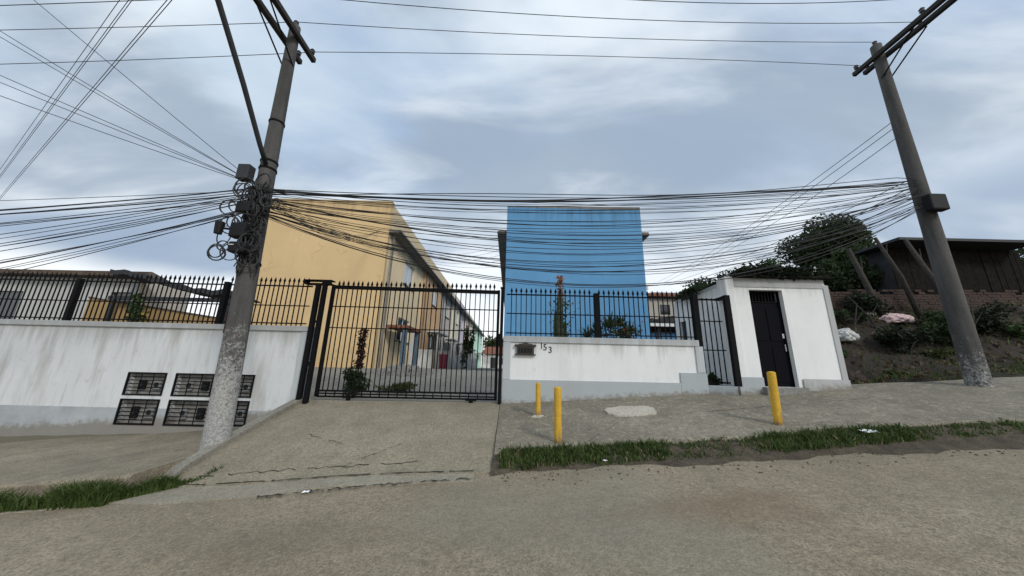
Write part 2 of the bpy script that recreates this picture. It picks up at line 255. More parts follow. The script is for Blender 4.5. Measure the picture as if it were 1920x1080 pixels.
# ---------------------------------------------------------------- geometry helpers
ORIG = {}
class MB:
    def __init__(s): s.v = []; s.f = []
    def box(s, x0, x1, y0, y1, z0, z1):
        i = len(s.v); s.v += [(x0, y0, z0), (x1, y0, z0), (x1, y1, z0), (x0, y1, z0), (x0, y0, z1), (x1, y0, z1), (x1, y1, z1), (x0, y1, z1)]
        s.f += [tuple(i + q for q in t) for t in ((3, 2, 1, 0), (4, 5, 6, 7), (0, 1, 5, 4), (1, 2, 6, 5), (2, 3, 7, 6), (3, 0, 4, 7))]; return s
    def hexa(s, bot, top):     # four bottom and four top corners, counter-clockwise from above
        i = len(s.v); s.v += list(bot) + list(top)
        s.f += [tuple(i + q for q in t) for t in ((3, 2, 1, 0), (4, 5, 6, 7), (0, 1, 5, 4), (1, 2, 6, 5), (2, 3, 7, 6), (3, 0, 4, 7))]; return s
    def quad(s, a, b_, c_, d): i = len(s.v); s.v += [a, b_, c_, d]; s.f.append((i, i + 1, i + 2, i + 3)); return s
    def tube(s, pts, rads, n=6, cap=True):
        pts = [Vector(p) for p in pts]
        if not isinstance(rads, (list, tuple)): rads = [rads] * len(pts)
        i0 = len(s.v); m = len(pts); ref = None
        for k, p in enumerate(pts):
            t = (pts[min(k + 1, m - 1)] - pts[max(k - 1, 0)]).normalized()
            if ref is None: ref = Vector((0, 0, 1)) if abs(t.z) < 0.9 else Vector((1, 0, 0))
            a = t.cross(ref).normalized(); b2 = a.cross(t).normalized(); ref = b2
            for q in range(n):
                an = 2 * math.pi * q / n; s.v.append(tuple(p + (a * math.cos(an) + b2 * math.sin(an)) * rads[k]))
        for k in range(m - 1):
            for q in range(n):
                r0 = i0 + k * n; s.f.append((r0 + q, r0 + (q + 1) % n, r0 + n + (q + 1) % n, r0 + n + q))
        if cap: s.f.append(tuple(i0 + q for q in reversed(range(n)))); s.f.append(tuple(i0 + (m - 1) * n + q for q in range(n)))
        return s
    def panel(s, P0, U, Nn, Lh, z0, z1, th, holes=()):   # wall panel with real openings; U along, Nn outward normal
        P0 = Vector(P0); U = Vector(U); Nn = Vector(Nn)
        us = sorted({0, Lh, *[h[0] for h in holes], *[h[1] for h in holes]}); zs = sorted({z0, z1, *[h[2] for h in holes], *[h[3] for h in holes]})
        solid = lambda i, j: 0 <= i < len(us) - 1 and 0 <= j < len(zs) - 1 and not any(h[0] <= (us[i] + us[i + 1]) / 2 <= h[1] and h[2] <= (zs[j] + zs[j + 1]) / 2 <= h[3] for h in holes)
        pt = lambda u, z_, d: tuple(P0 + U * u + Nn * (-d) + Vector((0, 0, z_)))
        for i in range(len(us) - 1):
            for j in range(len(zs) - 1):
                if not solid(i, j): continue
                a, c_, e, g = us[i], us[i + 1], zs[j], zs[j + 1]
                s.quad(pt(a, e, 0), pt(c_, e, 0), pt(c_, g, 0), pt(a, g, 0)); s.quad(pt(c_, e, th), pt(a, e, th), pt(a, g, th), pt(c_, g, th))
                if not solid(i - 1, j): s.quad(pt(a, e, th), pt(a, e, 0), pt(a, g, 0), pt(a, g, th))
                if not solid(i + 1, j): s.quad(pt(c_, e, 0), pt(c_, e, th), pt(c_, g, th), pt(c_, g, 0))
                if not solid(i, j - 1): s.quad(pt(a, e, th), pt(c_, e, th), pt(c_, e, 0), pt(a, e, 0))
                if not solid(i, j + 1): s.quad(pt(a, g, 0), pt(c_, g, 0), pt(c_, g, th), pt(a, g, th))
        return s
    def leaf(s, p, sz, nrm=None, asp=0.55):
        nrm = nrm or Vector((random.gauss(0, 1), random.gauss(0, 1), random.gauss(0, 1) + 0.6)).normalized()
        a = nrm.orthogonal().normalized(); a.rotate(Matrix.Rotation(random.uniform(0, 6.28), 3, nrm)); c_ = nrm.cross(a)
        p = Vector(p); i = len(s.v); f_ = nrm * sz * 0.16
        s.v += [tuple(p - a * sz), tuple(p + c_ * sz * asp - f_), tuple(p + a * sz), tuple(p - c_ * sz * asp - f_)]
        s.f += [(i, i + 1, i + 2), (i, i + 2, i + 3)]; return s
    def mesh(s, name, mat, org=(0, 0, 0), smooth=False):
        me = bpy.data.meshes.new(name); o = Vector(org)
        me.from_pydata([tuple(Vector(v) - o) for v in s.v], [], s.f); me.materials.append(MATS[mat])
        if smooth: me.polygons.foreach_set('use_smooth', [True] * len(me.polygons))
        me.update(); return me
    def build(s, name, mat, parent=None, smooth=False, bevel=0):
        org = ORIG.get(parent.name, (0, 0, 0)) if parent else (0, 0, 0)
        o = bpy.data.objects.new(name, s.mesh(name, mat, org, smooth)); col.objects.link(o)
        if parent: o.parent = parent; ORIG[o.name] = org
        if bevel:
            m = o.modifiers.new('bevel', 'BEVEL'); m.width = bevel; m.segments = 2; m.limit_method = 'ANGLE'
        return o
def tag(o, label, cat, group=None):
    o['label'] = label; o['category'] = cat
    if group: o['group'] = group
    return o
def kind(o, k='structure', label=None):
    o['kind'] = k
    if label: o['label'] = label
    return o
def thing(name, loc, label, cat, group=None):
    o = bpy.data.objects.new(name, None); o.empty_display_size = 0.2; col.objects.link(o); o.location = loc; ORIG[o.name] = tuple(loc)
    return tag(o, label, cat, group)
def inst(name, me, parent, loc, rot=(0, 0, 0), scale=(1, 1, 1)):     # shared mesh, world position given
    o = bpy.data.objects.new(name, me); col.objects.link(o); o.parent = parent
    o.location = Vector(loc) - Vector(ORIG[parent.name]); o.rotation_euler = rot; o.scale = scale; ORIG[o.name] = ORIG[parent.name]; return o
def lerp(a, b_, t): return a + (b_ - a) * t
def smooth(t): t = max(0, min(1, t)); return t * t * (3 - 2 * t)

# ---------------------------------------------------------------- levels of the street
def z_road(x, y): return 0.066 * max(-45, min(45, x)) + 0.05 * max(-8, min(6, y))
def z_walk(x, y): return lerp(0.44 + 0.078 * (x - 0.7), 0.79 + 0.067 * (x + 0.17), (y - 5.1) / 2.3)
def z_left(x, y): return 0.575 + 0.073 * max(x, -40) + 0.03 * (y - 7.4)
def z_drive(x, y):
    u = (x + 4.5) / 4.3; zf = lerp(-0.05, 0.215, u) ; zg = lerp(0.72, 0.78, u)
    t = (y - 4.7) / 2.7; return lerp(zf, zg, t) + 0.03 * math.sin(math.pi * max(0, min(1, t)))
def z_yard(x, y): return lerp(0.75, 1.40, smooth((y - 7.4) / 5.2)) if y < 12.6 else 1.40
def z_bank(x, y): return 1.26 + 0.09 * (x - 7.3) + 1.95 * smooth((y - 8.3) / 3.2) * smooth((x - 7.4) / 2.2) + 1.6 * smooth((y - 12) / 10)
def z_ground(x, y):
    if y < 4.6: return z_road(x, y) - 0.10 if y > -8 else z_road(x, -8) - 0.10
    if y < 7.6: return min(z_road(x, y), z_left(x, y) if x < -4.4 else z_road(x, y)) - 0.12
    t = smooth((y - 60) / 60); a = 1.0 if abs(x) < 60 else 1.0
    return lerp(0.55 if -12 < x < 7 else 0.9, 0.6, t) - 0.0
def sheet(name, xs, ys, zf, mat, skirt=0.0, k=True):
    mb = MB(); nx, ny = len(xs), len(ys)
    for yy in ys:
        for xx in xs:
            p = zf(xx, yy); mb.v.append(p if isinstance(p, tuple) else (xx, yy, p))
    for j in range(ny - 1):
        for i in range(nx - 1): mb.f.append((j * nx + i, j * nx + i + 1, (j + 1) * nx + i + 1, (j + 1) * nx + i))
    if skirt:
        ring = [i for i in range(nx)] + [j * nx + nx - 1 for j in range(1, ny)] + [(ny - 1) * nx + i for i in reversed(range(nx - 1))] + [j * nx for j in reversed(range(1, ny - 1))]
        i0 = len(mb.v); mb.v += [(mb.v[r][0], mb.v[r][1], mb.v[r][2] - skirt) for r in ring]
        for q in range(len(ring)): q2 = (q + 1) % len(ring); mb.f.append((ring[q], i0 + q, i0 + q2, ring[q2]))
    o = mb.build(name, mat, smooth=(skirt == 0))
    return kind(o) if k else o
def rng(a, b_, n): return [a + (b_ - a) * i / (n - 1) for i in range(n)]
rnd = random.Random(3)
def jit(k): return rnd.uniform(-k, k)

gx = [-900, -400, -200, -100, -60] + rng(-45, 45, 91) + [60, 100, 200, 400, 900]
gy = [-900, -300, -100, -40] + rng(-20, 80, 101) + [120, 200, 400, 900, 1800]
sheet('ground', gx, gy, z_ground, 'far_ground')
def road_z(xx, yy): return z_road(xx, yy) + 0.012 * math.sin(xx * 1.7 + yy) * math.cos(yy * 1.3)
sheet('road', rng(-45, 45, 181), rng(-8, 5.2, 41), lambda x, y: (x, min(y, 4.86) , road_z(x, min(y, 4.86))) , 'road_surface')
# gutter strip of paler concrete at the foot of the drive
def gut(u, v):
    x = lerp(-9.0, -0.42, u); y0 = lerp(3.9, 4.42, u) + 0.05 * math.sin(x * 2.3) + 0.03 * math.sin(x * 5.1); y1 = 4.66 + 0.03 * math.sin(x * 1.9) + 0.02 * math.sin(x * 6)
    if x < -4.6: y1 = lerp(4.66, 4.2, (-4.6 - x) / 4.4)
    y = lerp(y0, y1, v); return (x, y, road_z(x, y) + 0.012)
sheet('gutter', rng(0, 1, 60), rng(0, 1, 5), gut, 'concrete_gutter', 0.05)
sheet('driveway', rng(-4.5, -0.21, 30), rng(4.66, 7.55, 24), lambda x, y: (x, y + (0.03 * math.sin(x * 1.9) + 0.02 * math.sin(x * 6) + 0.012 if y < 4.7 else 0), max(z_drive(x, y), road_z(x, y) + 0.022)), 'concrete_drive', 0.35)
sheet('pavement', rng(-0.2, 24, 90), [5.1, 5.12] + rng(5.3, 7.6, 12), lambda x, y: (x, y + (0.05 * math.sin(x * 1.3) + 0.02 * math.sin(x * 4.7) if y < 5.2 else 0), z_walk(x, y) + 0.012 * math.sin(x * 2.1) * math.sin(y * 3) - (0.03 if y < 5.11 else 0)), 'concrete_walk', 0.6)
sheet('pavement_lower', rng(-26, -4.66, 60), [4.42, 4.45] + rng(4.6, 7.55, 12), lambda x, y: (x, y + (0.04 * math.sin(x * 1.3) + 0.15 * (1 if x < -4.9 else 0) * 0 if y < 4.5 else 0), z_left(x, y) + 0.01 * math.sin(x * 2 + y) - (0.03 if y < 4.44 else 0)), 'concrete_left', 0.5)
# ramp kerb between the drive and the lower pavement
mb = MB(); ks = rng(4.78, 7.45, 15)
for i in range(14):
    a, c_ = ks[i], ks[i + 1]; za, zb = z_drive(-4.5, a) + 0.085, z_drive(-4.5, c_) + 0.085
    if i == 0: za -= 0.06
    mb.hexa([(-4.66, a, za - 0.75), (-4.5, a, za - 0.75), (-4.5, c_, zb - 0.75), (-4.66, c_, zb - 0.75)], [(-4.66, a, za), (-4.5, a, za), (-4.5, c_, zb), (-4.66, c_, zb)])
kind(mb.build('kerb', 'concrete_kerb'))
# yard behind the gate, and the bank at the side
sheet('yard', rng(-11.9, 7.2, 30), rng(7.55, 13, 14) + rng(14, 72, 30), z_yard, 'concrete_yard')
def bankz(x, y): return z_bank(x, y) + 0.10 * math.sin(x * 2.3 + y * 1.1) * math.sin(y * 1.9 - x) + 0.05 * math.sin(x * 6.1) * math.sin(y * 5.3)
sheet('earth_bank', rng(7.36, 40, 90), rng(7.62, 26, 60), bankz, 'soil', 1.5)
mb = MB(); pts = []
for i in range(26):
    a = 2 * math.pi * i / 26; rr = 1 + jit(0.10); xx = 2.32 + 0.47 * rr * (abs(math.cos(a)) ** 0.7) * (1 if math.cos(a) > 0 else -1); yy = 6.45 + 0.27 * rr * (abs(math.sin(a)) ** 0.7) * (1 if math.sin(a) > 0 else -1); pts.append((xx, yy))
i0 = 0; mb.v = [(x, y, z_walk(x, y) + 0.026) for x, y in pts] + [(x * 1.0, y, z_walk(x, y) - 0.03) for x, y in pts]; mb.f = [tuple(range(26))] + [(i, 26 + i, 26 + (i + 1) % 26, (i + 1) % 26) for i in range(26)]
kind(mb.build('concrete_patch', 'concrete_patch'))
# cracks filled with dirt along the joints of the drive
mb = MB()
def crack(p, q, n, wd, zf, amp=0.03):
    prev = None; on = True; run = rnd.randint(4, 12)
    for i in range(n + 1):
        t = i / n; x = lerp(p[0], q[0], t); y = lerp(p[1], q[1], t) + jit(amp); ww = wd * (0.4 + 1.2 * rnd.random()); cur = ((x, y - ww, zf(x, y - ww)), (x, y + ww, zf(x, y + ww)))
        run -= 1
        if run <= 0: on = not on; run = rnd.randint(4, 14) if on else rnd.randint(1, 3)
        if prev and on: mb.quad(prev[0], cur[0], cur[1], prev[1])
        prev = cur
dz = lambda x, y: max(z_drive(x, y) if y > 4.6 else -9, road_z(x, y) + 0.022) + 0.009
crack((-4.3, 4.67), (-0.45, 4.68), 60, 0.011, dz, 0.012); crack((-2.9, 4.20), (-0.42, 4.43), 70, 0.013, lambda x, y: road_z(x, y) + 0.026, 0.03); crack((-4.2, 4.86), (-1.2, 5.0), 40, 0.005, dz, 0.03)
crack((-2.3, 4.95), (-1.6, 5.6), 18, 0.005, dz, 0.03); crack((-0.3, 5.0), (-0.31, 5.02), 2, 0.01, dz); crack((-3.4, 5.9), (-2.5, 5.5), 18, 0.004, dz, 0.03)
wz = lambda x, y: z_walk(x, y) + 0.012 * math.sin(x * 2.1) * math.sin(y * 3) + 0.006
crack((1.2, 5.25), (3.3, 7.2), 34, 0.004, wz, 0.05); crack((4.9, 5.3), (5.6, 6.9), 24, 0.004, wz, 0.05); crack((3.2, 6.2), (7.2, 6.5), 40, 0.004, wz, 0.03)
kind(mb.build('pavement_crack', 'soil'), 'stuff', 'dark dirt filled cracks along the foot of the drive')

# ---------------------------------------------------------------- walls along the street
WALL_Y = 7.4
cab = [(-8.44, -7.62, 0.80, 1.25), (-7.38, -6.56, 0.80, 1.25), (-6.36, -5.67, 0.80, 1.25), (-8.44, -7.62, 0.20, 0.69), (-7.38, -6.50, 0.20, 0.69), (-6.36, -5.67, 0.22, 0.70)]
LX0 = -22.0
wl = thing('boundary_wall', (-10, WALL_Y, 0), 'stained white wall with grey foot and meter grilles behind the leaning pole', 'wall')
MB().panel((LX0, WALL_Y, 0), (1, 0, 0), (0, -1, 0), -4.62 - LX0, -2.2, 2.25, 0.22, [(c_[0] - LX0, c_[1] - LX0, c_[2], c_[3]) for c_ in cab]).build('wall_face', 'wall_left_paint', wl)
MB().box(LX0, -4.60, WALL_Y - 0.045, WALL_Y + 0.26, 2.25, 2.37).build('coping', 'trim_paint', wl, bevel=0.012)
MB().box(-4.78, -4.60, WALL_Y - 0.03, WALL_Y + 0.24, -0.3, 2.245).build('end_pilaster', 'trim_paint', wl, bevel=0.01)
for (x0, x1, z0, z1), where in zip(cab, ('beside the two by the pole, upper row', 'upper row, left of the pole foot', 'upper row, half hidden behind the pole', 'lower row, farthest from the pole', 'lower row, left of the pole foot', 'lower row, half hidden behind the pole')):
    up_ = 'upper' in where; i = cab.index((x0, x1, z0, z1)) % 3
    t = thing('meter_cabinet', ((x0 + x1) / 2, WALL_Y, z0), ['upper', 'lower'][0 if up_ else 1] + ' barred meter niche in the white wall, ' + ['farthest from the pole', 'just left of the pole', 'half hidden behind the pole'][i], 'meter cabinet', 'meter niches in the wall')
    mb = MB().box(x0 + 0.001, x1 - 0.001, WALL_Y + 0.13, WALL_Y + 0.16, z0 + 0.001, z1 - 0.001); mb.build('back_panel', 'recess', t)
    fr = MB(); y0, y1 = WALL_Y - 0.018, WALL_Y + 0.012
    fr.box(x0 - 0.02, x1 + 0.02, y0, y1, z1 - 0.012, z1 + 0.018); fr.box(x0 - 0.02, x1 + 0.02, y0, y1, z0 - 0.018, z0 + 0.012); fr.box(x0 - 0.02, x0 + 0.012, y0, y1, z0 + 0.012, z1 - 0.012); fr.box(x1 - 0.012, x1 + 0.02, y0, y1, z0 + 0.012, z1 - 0.012)
    fr.build('frame', 'black_iron', t)
    hb = MB().box(-(x1 - x0) / 2 + 0.012, (x1 - x0) / 2 - 0.012, -0.008, 0.008, -0.009, 0.009).mesh('cross_bar', 'black_iron'); nb_ = 5
    for k in range(nb_): inst('cross_bar', hb, t, ((x0 + x1) / 2, WALL_Y - 0.004, z0 + (z1 - z0) * (k + 1) / (nb_ + 1) + 0.0))
    vb = MB().box(-0.006, 0.006, -0.006, 0.006, -(z1 - z0) / 2 + 0.012, (z1 - z0) / 2 - 0.012).mesh('upright_bar', 'black_iron')
    for k in range(2): inst('upright_bar', vb, t, (x0 + (x1 - x0) * (k + 1) / 3, WALL_Y + 0.011, (z0 + z1) / 2))
    for k in range(2):
        mx = x0 + (x1 - x0) * (0.3 + 0.42 * k); mt = MB().box(mx - 0.075, mx + 0.075, WALL_Y + 0.07, WALL_Y + 0.128, z0 + 0.10, z1 - 0.15); m_o = mt.build('meter', 'meter_grey' if (k + i) % 2 else 'dark_plastic', t, bevel=0.015)
        MB().tube([(mx, WALL_Y + 0.072, (z0 + z1) / 2 - 0.02), (mx, WALL_Y + 0.055, (z0 + z1) / 2 - 0.02)], 0.05, 12).build('dial', 'dark_glass', m_o)

wr = thing('boundary_wall', (2, WALL_Y, 0.8), 'clean white low wall with raised grey border below the fence, left of the gatehouse', 'wall')
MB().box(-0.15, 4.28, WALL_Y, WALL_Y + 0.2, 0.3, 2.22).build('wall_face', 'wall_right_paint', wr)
MB().box(-0.17, 4.30, WALL_Y - 0.035, WALL_Y + 0.24, 2.12, 2.26).build('coping', 'trim_paint', wr, bevel=0.01)
MB().box(-0.17, 0.0, WALL_Y - 0.03, WALL_Y - 0.001, 1.30, 2.118).build('end_pilaster', 'trim_paint', wr, bevel=0.008)
MB().box(4.20, 4.38, WALL_Y - 0.03, WALL_Y + 0.22, 1.535, 2.118).build('end_pilaster', 'trim_paint', wr, bevel=0.008)
pl = MB(); pl.hexa([(-0.17, WALL_Y - 0.028, 0.5), (3.80, WALL_Y - 0.028, 0.5), (3.80, WALL_Y - 0.001, 0.5), (-0.17, WALL_Y - 0.001, 0.5)], [(-0.17, WALL_Y - 0.028, 1.298), (3.80, WALL_Y - 0.028, 1.31), (3.80, WALL_Y - 0.001, 1.31), (-0.17, WALL_Y - 0.001, 1.298)]); pl.build('plinth', 'plinth_paint', wr, bevel=0.006)
MB().box(3.80, 4.40, WALL_Y - 0.032, WALL_Y + 0.2, 0.5, 1.53).build('plinth', 'plinth_paint', wr, bevel=0.006)
MB().hexa([(4.40, WALL_Y - 0.03, 0.5), (4.84, 7.07, 0.5), (4.955, WALL_Y + 0.2, 0.5), (4.40, WALL_Y + 0.2, 0.5)], [(4.40, WALL_Y - 0.03, 1.27), (4.84, 7.07, 1.27), (4.955, WALL_Y + 0.2, 1.27), (4.40, WALL_Y + 0.2, 1.27)]).build('threshold', 'plinth_paint', wr, bevel=0.006)

# mailbox and house number
mbx = thing('mailbox', (0.33, WALL_Y - 0.03, 1.93), 'dark ornate metal mailbox with pointed crest set on the white wall', 'mailbox')
MB().box(0.14, 0.53, WALL_Y - 0.07, WALL_Y + 0.002, 1.855, 2.03).build('box', 'mail_metal', mbx, bevel=0.008)
MB().box(0.18, 0.48, WALL_Y - 0.076, WALL_Y - 0.071, 1.885, 1.995).build('flap', 'dark_plastic', mbx)
MB().box(0.10, 0.57, WALL_Y - 0.085, WALL_Y + 0.002, 1.835, 1.854).build('base_ledge', 'mail_metal', mbx, bevel=0.004)
MB().box(0.09, 0.58, WALL_Y - 0.085, WALL_Y + 0.002, 2.031, 2.056).build('cornice', 'mail_metal', mbx, bevel=0.004)
cr = MB(); prof = [(0.10, 2.057), (0.10, 2.075), (0.16, 2.07), (0.20, 2.09), (0.25, 2.085), (0.29, 2.11), (0.315, 2.10), (0.335, 2.14), (0.355, 2.10), (0.38, 2.11), (0.42, 2.085), (0.47, 2.09), (0.51, 2.07), (0.57, 2.075), (0.57, 2.057)]
nP = len(prof); cr.v = [(x, WALL_Y - 0.05, z) for x, z in prof] + [(x, WALL_Y - 0.03, z) for x, z in prof]; cr.f = [tuple(range(nP))[::-1], tuple(range(nP, 2 * nP))] + [(i, (i + 1) % nP, nP + (i + 1) % nP, nP + i) for i in range(nP)]
cr.build('crest', 'mail_metal', mbx)
vb = MB().box(-0.006, 0.006, -0.005, 0.005, -0.05, 0.05).mesh('slot_bar', 'mail_metal')
for k in range(4): inst('slot_bar', vb, mbx, (0.225 + 0.07 * k, WALL_Y - 0.08, 1.94))
hn = thing('house_number', (0.78, WALL_Y - 0.006, 2.0), 'black house number digits 153 stepping down beside the mailbox', 'house number')
def digit(ch, x, z, size, parent, y):
    cu = bpy.data.curves.new('digit', 'FONT'); cu.body = ch; cu.size = size; cu.extrude = 0.004; o = bpy.data.objects.new('digit_tmp', cu); col.objects.link(o)
    bpy.context.view_layer.update(); me = bpy.data.meshes.new_from_object(o.evaluated_get(bpy.context.evaluated_depsgraph_get())); bpy.data.objects.remove(o)
    me.materials.clear(); me.materials.append(MATS['digit_black']); q = inst('digit', me, parent, (x, y, z), (R(90), 0, 0)); return q
digit('1', 0.655, 1.985, 0.20, hn, WALL_Y - 0.006); digit('5', 0.735, 1.955, 0.20, hn, WALL_Y - 0.006); digit('3', 0.85, 1.90, 0.20, hn, WALL_Y - 0.006)

# ---------------------------------------------------------------- iron fences and gates
def bar_mesh(h, tip=0.14, wdt=0.0095, name='bar'):
    m = MB().box(-wdt, wdt, -wdt, wdt, 0, h - tip); w2 = 0.030; i = len(m.v); z0 = h - tip
    m.v += [(-wdt, -wdt, z0), (wdt, -wdt, z0), (wdt, wdt, z0), (-wdt, wdt, z0), (-w2, -0.006, z0 + tip * 0.35), (w2, -0.006, z0 + tip * 0.35), (w2, 0.006, z0 + tip * 0.35), (-w2, 0.006, z0 + tip * 0.35), (0, 0, h)]
    m.f += [(i, i + 1, i + 5, i + 4), (i + 1, i + 2, i + 6, i + 5), (i + 2, i + 3, i + 7, i + 6), (i + 3, i, i + 4, i + 7), (i + 4, i + 5, i + 8), (i + 5, i + 6, i + 8), (i + 6, i + 7, i + 8), (i + 7, i + 4, i + 8)]
    return m.mesh(name, 'black_iron')
def fence(name, label, cat, x0, x1, y, zb0, zb1, zt, rails, step, posts, tip=0.14, railh=0.018):
    t = thing(name, (x0, y, zb0), label, cat)
    rm = {}
    for z0, z1, hh in rails:
        MB().hexa([(x0, y - 0.013, z0 - hh), (x1, y - 0.013, z1 - hh), (x1, y + 0.013, z1 - hh), (x0, y + 0.013, z0 - hh)], [(x0, y - 0.013, z0 + hh), (x1, y - 0.013, z1 + hh), (x1, y + 0.013, z1 + hh), (x0, y + 0.013, z0 + hh)]).build('rail', 'black_iron', t)
    n = int((x1 - x0) / step); me = bar_mesh(zt - zb0, tip)
    for k in range(1, n):
        x = x0 + (x1 - x0) * k / n
        if any(abs(x - p[0]) < p[1] + 0.02 for p in posts): continue
        inst('bar', me, t, (x, y + jit(0.003), lerp(zb0, zb1, k / n)), (jit(0.006), jit(0.006), jit(0.1)))
    for px_, hw, z0, z1 in posts: MB().box(px_ - hw, px_ + hw, y - hw, y + hw, z0, z1).build('post', 'black_iron', t, bevel=0.004)
    return t
fence('iron_fence', 'black spear topped iron fence on the stained wall behind the leaning pole', 'fence', LX0 + 9.0, -4.80, WALL_Y + 0.1, 2.37, 2.37, 3.56, [(2.44, 2.44, 0.013), (2.86, 2.86, 0.011), (3.34, 3.34, 0.015)], 0.115, [(-6.84, 0.055, 2.37, 3.40), (-10.4, 0.05, 2.37, 3.40)])
fence('iron_fence', 'black spear topped iron fence on the low white wall before the blue house', 'fence', -0.12, 4.32, WALL_Y + 0.1, 2.26, 2.26, 3.44, [(2.34, 2.34, 0.012), (2.80, 2.80, 0.011), (3.26, 3.26, 0.015)], 0.115, [(2.02, 0.055, 2.26, 3.33), (4.37, 0.065, 1.27, 3.36)])
g = fence('driveway_gate', 'wide black iron sliding gate of spear topped bars across the drive', 'gate', -4.26, -0.30, WALL_Y + 0.05, 0.97, 0.985, 3.50, [(0.965, 0.985, 0.02), (0.845, 0.86, 0.018), (2.36, 2.36, 0.011), (2.86, 2.86, 0.011), (3.33, 3.29, 0.045)], 0.112, [(-4.26, 0.035, 0.84, 3.38), (-0.31, 0.03, 0.84, 3.34)])
sb = MB().box(-0.01, 0.01, -0.01, 0.01, 0, 0.11).mesh('short_bar', 'black_iron')
for k in range(1, 20): inst('short_bar', sb, g, (-4.26 + 3.95 * k / 20, WALL_Y + 0.05, 0.855))
whl = MB().tube([(0, -0.02, 0), (0, 0.02, 0)], 0.045, 14).mesh('wheel', 'black_iron')
for x in (-3.55, -0.85): inst('wheel', whl, g, (x, WALL_Y + 0.05, 0.806))
for x in (-3.55, -0.85): MB().box(x - 0.12, x + 0.12, WALL_Y + 0.02, WALL_Y + 0.08, 0.82, 0.842).build('wheel_bracket', 'black_iron', g)
MB().box(-4.25, -0.30, WALL_Y - 0.02, WALL_Y + 0.0, 0.90, 0.93).build('lower_stiffener', 'black_iron', g)
gp = thing('gate_post', (-4.5, WALL_Y, 0.7), 'tall twin black gate posts with guide bracket beside the stained wall', 'gate post')
MB().box(-4.60, -4.51, WALL_Y - 0.12, WALL_Y - 0.02, 0.3, 3.37).build('post', 'black_iron', gp, bevel=0.006); MB().box(-4.45, -4.36, WALL_Y - 0.11, WALL_Y - 0.02, 0.3, 3.37).build('post', 'black_iron', gp, bevel=0.006)
MB().box(-4.94, -4.28, WALL_Y - 0.05, WALL_Y + 0.13, 3.375, 3.395).box(-4.94, -4.28, WALL_Y - 0.05, WALL_Y + 0.13, 3.46, 3.48).box(-4.94, -4.90, WALL_Y - 0.05, WALL_Y + 0.13, 3.395, 3.46).box(-4.50, -4.28, WALL_Y - 0.05, WALL_Y - 0.02, 3.395, 3.46).build('guide_bracket', 'black_iron', gp)
MB().box(-4.51, -4.45, WALL_Y - 0.09, WALL_Y - 0.04, 1.50, 1.58).box(-4.51, -4.45, WALL_Y - 0.09, WALL_Y - 0.04, 2.45, 2.50).build('tie_plate', 'black_iron', gp)
gp2 = thing('gate_post', (-0.22, WALL_Y, 0.7), 'single slim black gate post against the end of the clean white wall', 'gate post')
MB().box(-0.255, -0.185, WALL_Y - 0.06, WALL_Y + 0.01, 0.3, 3.36).build('post', 'black_iron', gp2, bevel=0.005)
MB().box(-0.27, -0.17, WALL_Y - 0.07, WALL_Y + 0.02, 3.362, 3.40).build('cap', 'black_iron', gp2, bevel=0.005)
MB().box(-0.29, -0.257, WALL_Y - 0.05, WALL_Y + 0.0, 2.05, 2.30).build('latch_box', 'black_iron', gp2)
tr = MB(); tr.box(-8.0 + 3.4, -0.2, WALL_Y + 0.03, WALL_Y + 0.07, 0.70, 0.765); kind(tr.build('gate_track', 'concrete_kerb'))
sg = fence('pedestrian_gate', 'narrow black barred gate panel between low white wall and gatehouse', 'gate', 4.42, 5.14, WALL_Y + 0.08, 1.30, 1.30, 3.28, [(1.33, 1.33, 0.018), (2.05, 2.05, 0.011), (2.72, 2.72, 0.011), (3.24, 3.24, 0.02)], 0.105, [], 0.04)
MB().box(4.835, 4.955, 7.08, 7.17, 1.272, 3.27).build('post', 'black_iron', sg, bevel=0.005)
MB().box(4.836, 4.954, 7.171, WALL_Y + 0.066, 3.21, 3.26).build('rail', 'black_iron', sg)

# ---------------------------------------------------------------- gatehouse
GY = 7.2
gh = thing('gatehouse', (6.1, GY, 1.2), 'white gatehouse with black door and dark overgrown roof slab beside the pavement', 'gatehouse')
gx0, gx1 = 5.10, 7.30
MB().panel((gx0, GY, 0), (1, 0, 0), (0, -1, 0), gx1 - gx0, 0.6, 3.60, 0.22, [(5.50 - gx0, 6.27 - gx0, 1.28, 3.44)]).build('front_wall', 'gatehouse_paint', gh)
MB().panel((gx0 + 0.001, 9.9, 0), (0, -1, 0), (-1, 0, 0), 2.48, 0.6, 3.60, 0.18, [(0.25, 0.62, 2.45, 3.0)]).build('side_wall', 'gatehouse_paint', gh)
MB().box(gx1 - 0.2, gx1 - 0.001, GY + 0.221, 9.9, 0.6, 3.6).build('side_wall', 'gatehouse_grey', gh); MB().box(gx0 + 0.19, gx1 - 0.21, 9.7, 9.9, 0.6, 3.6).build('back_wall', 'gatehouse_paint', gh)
MB().box(4.965, 5.16, GY - 0.02, GY + 0.3, 0.6, 3.74).build('end_pilaster', 'gatehouse_paint', gh, bevel=0.01)
MB().box(gx1 - 0.07, gx1 + 0.06, GY - 0.02, GY + 0.35, 0.6, 3.58).build('end_pilaster', 'gatehouse_grey', gh, bevel=0.01)
MB().box(5.165, gx1 - 0.072, GY - 0.018, GY - 0.001, 3.50, 3.60).build('top_shade_band', 'gatehouse_grey', gh)  # grey strip at the wall top: shade put into the colour
MB().box(4.957, 5.498, GY - 0.034, GY - 0.021, 0.6, 1.47).build('plinth', 'plinth_paint', gh); MB().box(6.36, gx1 + 0.07, GY - 0.032, GY - 0.021, 0.6, 1.46).build('plinth', 'gatehouse_grey', gh)
MB().box(5.44, 6.33, GY - 0.16, GY + 0.02, 0.6, 1.275).build('door_step', 'concrete_grey', gh, bevel=0.01)
MB().box(5.17, gx1 + 0.10, GY - 0.10, 10.0, 3.722, 3.775).build('roof_slab', 'old_board', gh, bevel=0.01)
